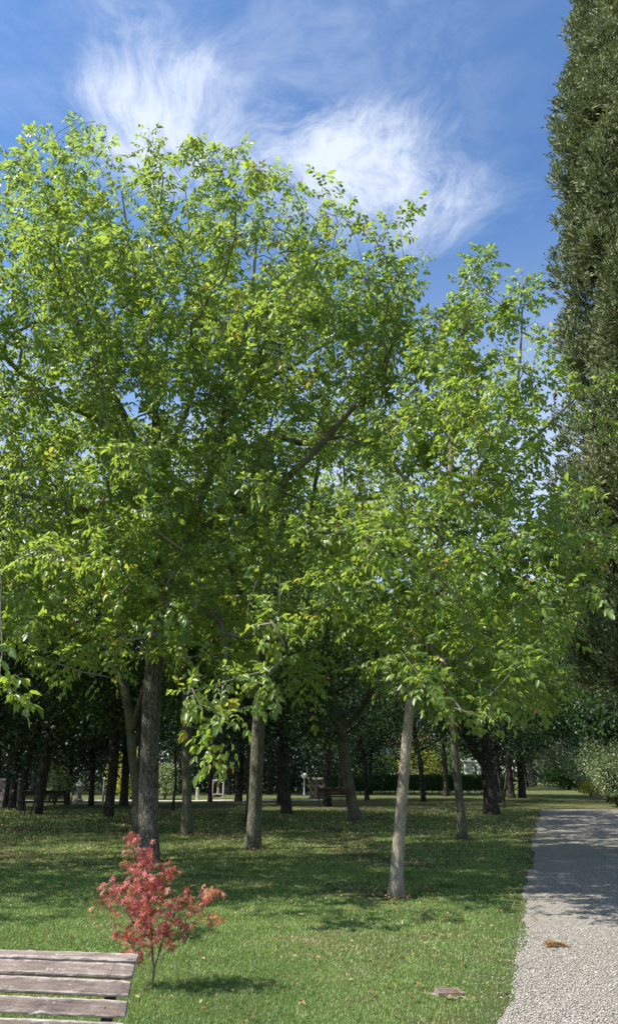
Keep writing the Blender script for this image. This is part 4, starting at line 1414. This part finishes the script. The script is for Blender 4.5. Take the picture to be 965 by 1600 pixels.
def house():
    b = P(628, 1215, 105.0); b[2] = 0
    root = empty('white_house', tuple(b), 'white plastered house glimpsed between leaves above the hedge', 'house')
    m = MB(); m.box((0, 0, 2.4), (9, 7, 5), None, 0); m.build('wall', M['plaster'], root)
    m = MB()
    m.add([(-5.0, -4.1, 4.92), (5.0, -4.1, 4.92), (5.0, 4.1, 4.92), (-5.0, 4.1, 4.92), (-4, 0, 6.5), (4, 0, 6.5)], [(0, 1, 5, 4), (2, 3, 4, 5), (0, 4, 3), (1, 2, 5), (3, 2, 1, 0)])
    m.build('roof', M['roof'], root)
    for x in (-3, 0, 3):
        for z in (1.5, 3.7):
            m = MB(); m.box((x, -3.53, z), (1.2, .1, 1.4), None, 0); f = m.build('window', M['white'], root)
            m = MB(); m.box((x, -3.60, z), (.95, .06, 1.15), None, 0); m.build('pane', M['pane'], f)


house()


def stone_lantern():
    b = G(122, 1254)
    root = empty('stone_lantern', tuple(b), 'small pale stone garden lantern with domed cap between dark trunks at left', 'stone lantern')
    root.scale = (.62, .62, .8)
    m = MB(); m.lathe([(.42, 0), (.42, .18), (.30, .24), (.26, .60)], n=12); m.build('pedestal', M['brick'], root)
    m = MB(); m.lathe([(.30, .60), (.34, .66), (.27, .70), (.25, 1.0), (.28, 1.02)], n=8); m.build('firebox', M['stone'], root)
    m = MB(); m.lathe([(.52, 1.02), (.54, 1.08), (.36, 1.20), (.16, 1.32), (.09, 1.38), (.11, 1.46), (.03, 1.58)], n=12); m.build('cap', M['stone'], root, smooth=False)


stone_lantern()


def shrine():
    b = G(340, 1248)
    root = empty('garden_shrine', tuple(b), 'small white framed arched garden shrine with a pale figure inside', 'shrine')
    root.scale = (.8, .8, .8)
    m = MB()
    for s in (-1, 1): m.box((s * .42, 0, .68), (.10, .34, 1.26), None, .012)
    m.box((0, 0, 1.36), (.98, .36, .10), None, .012)
    # arch spandrels
    for s in (-1, 1):
        for k in range(5):
            a0, a1 = k * math.pi / 10, (k + 1) * math.pi / 10
            r = .36
            x0, z0, x1, z1 = s * r * math.cos(a0), .93 + r * math.sin(a0), s * r * math.cos(a1), .93 + r * math.sin(a1)
            m.add([(x0, -.14, z0), (x1, -.14, z1), (x1, -.14, 1.305), (x0, -.14, 1.305), (x0, -.06, z0), (x1, -.06, z1), (x1, -.06, 1.305), (x0, -.06, 1.305)],
                  [(0, 1, 2, 3), (7, 6, 5, 4), (0, 4, 5, 1), (1, 5, 6, 2), (2, 6, 7, 3), (3, 7, 4, 0)])
    m.build('frame', M['white'], root)
    m = MB(); m.box((0, .22, .72), (.9, .06, 1.2), None, 0); m.build('back_panel', M['dark_wood'], root)
    m = MB(); m.box((0, 0, .32), (.76, .36, .10), None, .01); m.box((-.28, 0, .13), (.14, .3, .28), None, .01); m.box((.28, 0, .13), (.14, .3, .28), None, .01); m.build('shelf', M['stone'], root)
    m = MB(); m.lathe([(.12, .37), (.13, .45), (.09, .62), (.11, .78), (.05, .86), (.07, .93), (.06, 1.0), (.01, 1.04)], n=12); m.build('figure', M['stone'], root, smooth=True)


shrine()


def lamp():
    b = G(475, 1243)
    root = empty('globe_lamp', tuple(b), 'small white globe lamp on a thin pale post in the middle distance', 'lamp')
    h = P(475, 1213, b[1])[2]
    m = MB(); m.lathe([(.10, 0), (.10, .08), (.045, .14), (.035, h - .2), (.07, h - .17), (.07, h - .14)], n=10); m.build('post', M['white'], root, smooth=True)
    m = MB()
    m.lathe([(.05, -.2)] + [(.20 * math.sin(a), -.20 * math.cos(a)) for a in np.linspace(.3, 3.0, 10)], c=(0, 0, h + .04), n=16); m.build('globe', M['globe'], root, smooth=True)


lamp()


def brick_pier():
    b = G(497, 1248)
    root = empty('masonry_pier', tuple(b), 'low pale masonry pier at the left end of the clipped hedge', 'pier')
    h = P(497, 1216, b[1])[2]
    m = MB()
    g = np.random.default_rng(3)
    rows = 14
    rh = (h - .12) / rows
    for r_ in range(rows):
        for c in range(4):
            x = -.46 + c * .30 + (.08 if r_ % 2 else 0)
            m.box((x, 0, .02 + rh * (r_ + .5)), (.28, .5 + g.uniform(-.02, .02), rh * .86), None, .008)
    m.box((0.03, 0.01, h / 2 - .06), (1.05, .44, h - .16), None, 0)
    m.build('blocks', M['brick'], root)
    m = MB(); m.box((0.02, 0, h - .03), (1.34, .64, .10), None, .02); m.build('coping', M['stone'], root)


brick_pier()


def low_wall():
    b = G(5, 1252)
    root = empty('stone_trough', (b[0], b[1], 0), 'pale stone trough cut by the left edge beside the far track', 'trough')
    m = MB(); m.box((0, 0, .55), (1.5, .8, 1.1), None, .05); m.build('basin', M['brick'], root)
    m = MB(); m.box((0, 0, 1.15), (1.7, 1.0, .12), None, .03); m.build('rim', M['stone'], root)


low_wall()
b = G(308, 1250)
root = empty('stone_post', tuple(b), 'short pale stone bollard just right of the slim straight walnut trunk', 'bollard')
root.scale = (.6, .6, .62)
m = MB(); m.lathe([(.24, 0), (.22, .1), (.17, .16), (.15, .75), (.19, .8), (.19, .88)], n=10); m.build('shaft', M['stone'], root)
m = MB(); m.lathe([(.12, .88), (.17, .98), (.12, 1.1), (.02, 1.16)], n=10); m.build('finial', M['stone'], root, smooth=True)


# slim pale posts in the wood
for px, py, ty, lb in ((111, 1256, 1232, 'thin pale post immediately left of the stone lantern'), (161, 1252, 1216, 'thin pale post touching the dark straight trunk'), (177, 1252, 1222, 'thin pale post between the two dark trunks before the yellow shrub')):
    b = G(px, py)
    o = MB(); h = P(px, ty, b[1])[2]
    o.lathe([(.07, -.05), (.065, h * .5), (.055, h), (.02, h + .06)], n=9)
    tag(o.build('wooden_post', M['stone'], None, tuple(b), smooth=True), lb, 'post', 'thin pale posts by the track')
# thin staked sapling
b = G(270, 1267)
add_tree('sapling', 'very thin dark leaning sapling between thick walnut and slim straight trunk', 'tree', [b, P(272, 1245, b[1]), P(275, 1222, b[1]), P(274, 1180, b[1])], [.05, .04, .035, .01], [],
         [EL(275, 1160, b[1], 22, 26, .8, 1.0)], spacing=.5, kind='simple', size=.09, leaf='dark_leaf', bark='bark_dark', seed=71, min_z=1.8, nsimple=30, spread=.25)


# ------------------------------------------------------------------ park benches in the distance and the near one
def slat_box(L, w_, t_, seed):
    """one worn plank: softened edges, slight warp, 'edge' attribute along its long edges"""
    g = np.random.default_rng(seed)
    nx = 60
    ch = .005
    prof = [(-w_ / 2, -t_ / 2 + ch), (-w_ / 2, t_ / 2 - ch), (-w_ / 2 + ch, t_ / 2), (-w_ / 2 + .012, t_ / 2), (w_ / 2 - .012, t_ / 2), (w_ / 2 - ch, t_ / 2), (w_ / 2, t_ / 2 - ch), (w_ / 2, -t_ / 2 + ch),
            (w_ / 2 - ch, -t_ / 2), (-w_ / 2 + ch, -t_ / 2)]
    q = len(prof)
    V, E = [], []
    xs = np.linspace(-L / 2, L / 2, nx)
    n1 = g.normal(0, .0009, (nx, q))
    for i_, x in enumerate(xs):
        e = ch * .6 if i_ in (0, nx - 1) else 0
        for j, (b_, c_) in enumerate(prof):
            V.append((x, (b_ - np.sign(b_) * e) + n1[i_, j] + .0015 * math.sin(x * 3 + seed), (c_ - np.sign(c_) * e) + n1[i_, (j * 3) % q] * .7))
            E.append(1.0 if j in (1, 2, 5, 6) else (0.0 if j in (3, 4) else .5))
    Fs = []
    for i_ in range(nx - 1):
        for j in range(q): Fs.append((i_ * q + j, (i_ + 1) * q + j, (i_ + 1) * q + (j + 1) % q, i_ * q + (j + 1) % q))
    Fs.append(tuple(range(q))); Fs.append(tuple((nx - 1) * q + j for j in range(q))[::-1])
    me = bpy.data.meshes.new('slat')
    me.from_pydata(V, [], Fs)
    a = me.attributes.new('edge', 'FLOAT', 'POINT')
    a.data.foreach_set('value', E)
    me.update()
    return me


def bench(loc, yaw, label, L=1.9, wood='bench', near=True, group=None):
    root = empty('park_bench', loc, label, 'bench', group)
    root.rotation_euler = (0, 0, yaw)
    # side profile (y forward = towards sitter's front is -y), z up. slat centres with tilt from vertical
    back = []
    y, z = 0.0, .48
    tilts = [8, 12, 15, 18, 24, 36, 64]
    top = .862
    pts = [(0.0, 0.0)]
    pitch = [.078, .078, .076, .073, .068, .060, .046]
    cy, cz = 0, 0
    cs = []
    for tl, pt in zip(tilts, pitch):
        cy += math.sin(R(tl)) * pt / 2; cz += math.cos(R(tl)) * pt / 2
        cs.append((cy, cz, tl))
        cy += math.sin(R(tl)) * pt / 2; cz += math.cos(R(tl)) * pt / 2
    oy, oz = -cy, top - cz + .004
    for k, (a, b_, tl) in enumerate(cs):
        me = slat_box(L, .060 if k < 4 else (.0565, .053, .043)[k - 4] if k > 3 else .06, .030, 500 + k)
        me.materials.append(M[wood])
        o = link('slat', me, root, (0, oy + a, oz + b_))
        o.rotation_euler = (R(90 - tl), 0, 0)
        if near:
            for s in (-1, 1):
                m = MB(); m.lathe([(.0060, 0), (.0060, .001), (.004, .0025), (.001, .003)], c=(s * (L / 2 - .085), .004 if k % 2 else -.006, .013), n=10)
                m.build('bolt', M['bolt'], o, smooth=True)
    # seat slats
    for k in range(5):
        me = slat_box(L, .078, .028, 520 + k)
        me.materials.append(M[wood])
        link('seat_slat', me, root, (0, oy - .06 - k * .09, .45 - .004 * abs(k - 2)))
    # iron frames
    for s in (-1, 1):
        x = s * (L / 2 - .085)
        m = MB()
        line = [(x, oy + a + math.cos(R(tl)) * .030, oz + b_ - math.sin(R(tl)) * .030) for a, b_, tl in cs]
        lo = line[0]
        line = [(x, oy - .45, .40), (x, oy - .2, .408), (x, oy - .02, .415), (x, lo[1] - .005, lo[2] - .03)] + line
        for p0, p1 in zip(line[:-1], line[1:]):
            d = Vector(p1) - Vector(p0)
            ang = math.atan2(d.z, d.y)
            m.box(tuple((Vector(p0) + Vector(p1)) / 2), (.045, d.length + .006, .012), Matrix.Rotation(ang, 3, 'X'), 0)
        m.build('back_frame', M['iron'], root)
        for yy, oy2 in ((oy - .40, -.06), (oy - .03, .14)):
            m = MB(); m.tube([(x, yy, .405), (x, yy + oy2 * .4, .22), (x, yy + oy2, .02)], [.02, .018, .02], 8)
            m.box((x, yy + oy2, .010), (.06, .08, .018), None, .002)
            m.build('leg', M['iron'], root)
    m = MB(); m.box((0, oy - .22, .30), (L - .2, .03, .012), None, 0); m.build('stretcher', M['iron'], root)
    return root


def PZ(x, y, z):
    f, r, u = F, x - 482.5, 800.0 - y
    ry, rz = f * CT - u * ST, f * ST + u * CT
    k = (z - CAMH) / rz
    return np.array([r * k, ry * k, z])


pr_ = PZ(218, 1495, .862)
pl_ = PZ(0, 1488, .862)
dv_ = unit(pr_ - pl_)
yaw = math.atan2(dv_[1], dv_[0])
Lb = 1.9
cen = pr_ - dv_ * Lb / 2
bench((cen[0], cen[1], 0), yaw, 'weathered brown slatted park bench with flaking paint, nearest, at bottom left', Lb)
bb = G(60, 1273)
bench((bb[0], bb[1] + .35, 0), math.pi * 1.02, 'dark slatted park bench behind the dark trunk at far left', 1.8, 'dark_wood', False, 'dark benches among the trees')
bb = G(525, 1262)
bench((bb[0], bb[1] + .35, 0), math.pi * 0.98, 'dark slatted park bench before the hedge, behind the very dark trunk', 1.8, 'dark_wood', False, 'dark benches among the trees')


# ------------------------------------------------------------------ red maple
def maple():
    g = np.random.default_rng(404)
    b = G(240, 1547)
    d = b[1]
    root = empty('red_maple', tuple(b), 'young red japanese maple sapling beside the weathered bench', 'tree')
    sk = Skel()
    Q = lambda x, y, dd=0: P(x, y, d + dd)
    sk.limb([b + [0, 0, -.04], Q(238, 1530), Q(241, 1512), Q(238, 1495), Q(237, 1460), Q(234, 1420), Q(228, 1380), Q(222, 1345), Q(207, 1308)], [.013, .011, .010, .008, .007, .006, .005, .004, .002], step=.05)
    ntr = len(sk.p)
    for pts, r0, d1 in (([(243, 1508), (252, 1480), (262, 1455), (272, 1430), (285, 1415), (300, 1405), (325, 1395), (345, 1384)], .006, -.1),
                        ([(262, 1455), (280, 1452), (300, 1440), (335, 1435)], .004, -.3), ([(237, 1470), (220, 1450), (200, 1430), (185, 1405), (165, 1390)], .005, .2),
                        ([(236, 1450), (215, 1440), (195, 1455), (180, 1460)], .004, -.25), ([(234, 1425), (250, 1400), (262, 1375), (272, 1355)], .004, .15),
                        ([(230, 1395), (210, 1375), (195, 1365)], .004, -.2), ([(226, 1370), (232, 1340), (228, 1320)], .003, .1), ([(222, 1345), (205, 1325), (193, 1315)], .003, .0),
                        ([(238, 1480), (225, 1478), (208, 1485)], .003, -.1), ([(248, 1490), (258, 1440), (255, 1400)], .004, .25)):
        n = len(pts)
        sk.limb([Q(x, y, d1 * i_ / n) for i_, (x, y) in enumerate(pts)], [r0 * (1 - .6 * i_ / n) for i_ in range(n)], step=.05)
    tips = []
    for (x, y, rx, ry, n) in ((205, 1312, 14, 10, 9), (222, 1340, 22, 22, 26), (225, 1378, 32, 22, 34), (240, 1400, 36, 25, 40), (225, 1430, 38, 25, 44), (240, 1460, 30, 28, 34), (185, 1400, 24, 14, 18),
                              (185, 1385, 26, 10, 8), (188, 1458, 12, 8, 8), (205, 1480, 20, 14, 12), (215, 1492, 12, 6, 5), (262, 1365, 20, 12, 12), (295, 1410, 24, 18, 22), (325, 1392, 22, 8, 10), (335, 1435, 14, 8, 9), (290, 1440, 22, 12, 10), (268, 1450, 10, 25, 3)):
        u = g.normal(size=(n, 2)) * .5
        dd = g.normal(0, .16 * min(1, rx / 30), n)
        tips += [Q(x + u[k, 0] * rx, y + u[k, 1] * ry, dd[k]) for k in range(n)]
    tn = sk.grow(np.array(tips), g, .35, .1)
    sk.is_trunk = [i_ < ntr for i_ in range(len(sk.p))]
    sk.solve(tip_r=.0011, root_r=.012)
    tm, bm_ = sk.meshes(b, 1.2, 3, .05)
    link('trunk', mesh_np('trunk', tm[0], [tm[1]], M['bark_twig'], smooth=True), root)
    link('branches', mesh_np('branches', bm_[0], [bm_[1]], M['bark_twig'], smooth=True), root)
    # palmate leaves: seven narrow lobes fanned round the stalk end
    O, D, N, L, W, T = [], [], [], [], [], []
    for t in tn:
        p = sk.p[t]
        for q in range(3):
            c = p + g.normal(size=3) * .026
            ax = unit(g.normal(size=3) * .6 + np.array([0, -.2, -.55]))
            nn = unit(g.normal(size=3) * .6 + np.array([-.3, -.4, .7]))
            nn = unit(nn - ax * nn.dot(ax))
            s_ = np.cross(nn, ax)
            size = g.uniform(.030, .056)
            tint = np.clip(g.normal(.45, .25) + (.22 if p[0] - b[0] > .25 else 0), 0, .98)
            for ang, l in ((-112, .45), (-74, .72), (-38, .92), (0, 1.0), (38, .92), (74, .72), (112, .45)):
                a = R(ang)
                O.append(c); D.append(ax * math.cos(a) + s_ * math.sin(a) + g.normal(size=3) * .06); N.append(nn); L.append(size * l); W.append(size * .165); T.append(tint)
    n = len(O)
    V, Fa, ti = leaflets(np.array(O), np.array(D), np.array(N), np.array(L), np.array(W), g.uniform(0, .5, n), np.full(n, .15), np.array(T))
    link('foliage', mesh_np('foliage', V - b, [Fa], M['red_leaf'], [ti]), root)


maple()

# ------------------------------------------------------------------ drain, bare patch, dead leaves on the gravel
b = G(700, 1553)
root = empty('drain_grate', tuple(b), 'small rusty slotted drain grate sunk in the lawn near the gravel path', 'drain')
root.rotation_euler = (0, 0, R(3))
root.scale = (.66, .62, .8)
m = MB()
for k in range(3): m.box((0.0, -.075 + k * .075, .022), (.235, .036, .02), None, .004)
m.build('bars', M['rust'], root)
m = MB()
xo, yo, xi, yi = .139, .125, .119, .112
ring = [(sx * a_, sy * b_, z_) for z_ in (.002, .032) for a_, b_ in ((xo, yo), (xi, yi)) for sx, sy in ((-1, -1), (1, -1), (1, 1), (-1, 1))]
m.add(ring, [f_ for k in range(4) for f_ in ((8 + k, 8 + (k + 1) % 4, 12 + (k + 1) % 4, 12 + k), (k, (k + 1) % 4, 8 + (k + 1) % 4, 8 + k), (4 + (k + 1) % 4, 4 + k, 12 + k, 12 + (k + 1) % 4))])
m.build('rim', M['rust'], root)
m = MB(); m.box((0, 0, .004), (.235, .2, .006), None, 0); m.build('sump', M['iron'], root)


def patch(name, c, rx, ry, z, mat, seed, label, cat):
    g = np.random.default_rng(seed)
    n = 40
    V = [(0, 0, z + .006)]
    for k in range(n):
        a = 2 * math.pi * k / n
        q = 1 + .28 * math.sin(3 * a + seed) + .22 * math.sin(7 * a) + g.normal(0, .14)
        V.append((rx * q * math.cos(a), ry * q * math.sin(a), z))
    m = MB(); m.add(V, [(0, 1 + k, 1 + (k + 1) % n) for k in range(n)])
    o = m.build(name, mat, None, (c[0], c[1], 0))
    tag(o, kind='structure')


patch('bare_soil', G(702, 1554), .13, .10, .003, M['terracotta'], 5, '', '')


def dead_leaf(px, py, L, yaw, label, seed, z=.02):
    g = np.random.default_rng(seed)
    nx, ny = 13, 7
    V = []
    for i_ in range(nx):
        t = i_ / (nx - 1)
        wd_ = .30 * L * math.sin(math.pi * min(1, t ** .8)) ** .8
        for j in range(ny):
            s_ = (j / (ny - 1) - .5) * 2
            V.append((t * L - L / 2, s_ * wd_ * (1 + .12 * math.sin(t * 22)), .28 * L * abs(s_) ** 1.6 * math.sin(math.pi * t) + .05 * L * math.sin(t * 7 + seed) + .012 * L * math.sin(s_ * 9)))
    Fs = [(i_ * ny + j, (i_ + 1) * ny + j, (i_ + 1) * ny + j + 1, i_ * ny + j + 1) for i_ in range(nx - 1) for j in range(ny - 1)]
    me = mesh_np('dead_leaf', np.array(V), [np.array(Fs)], M['dead_leaf'], [g.uniform(.30, .68, len(Fs))], smooth=True)
    b = G(px, py)
    root = empty('dead_leaf', (b[0], b[1], z), label, 'leaf', 'large curled dead leaves')
    root.rotation_euler = (0, 0, yaw)
    link('blade', me, root)
    m = MB(); m.tube([(-L / 2, 0, 0), (-L * .62, .01, .01), (-L * .78, 0, .0)], [.0025, .002, .002], 5); m.build('stalk', M['bark_twig'], root)


dead_leaf(862, 1481, .17, .2, 'larger curled tan dead leaf lying on the gravel path', 1)
dead_leaf(879, 1482, .12, 2.6, 'smaller darker dead leaf touching the right tip of the curled one on gravel', 2)
dead_leaf(668, 1395, .16, .6, 'brown dead leaf on the lawn right of the pale leaning trunk foot', 3, .04)
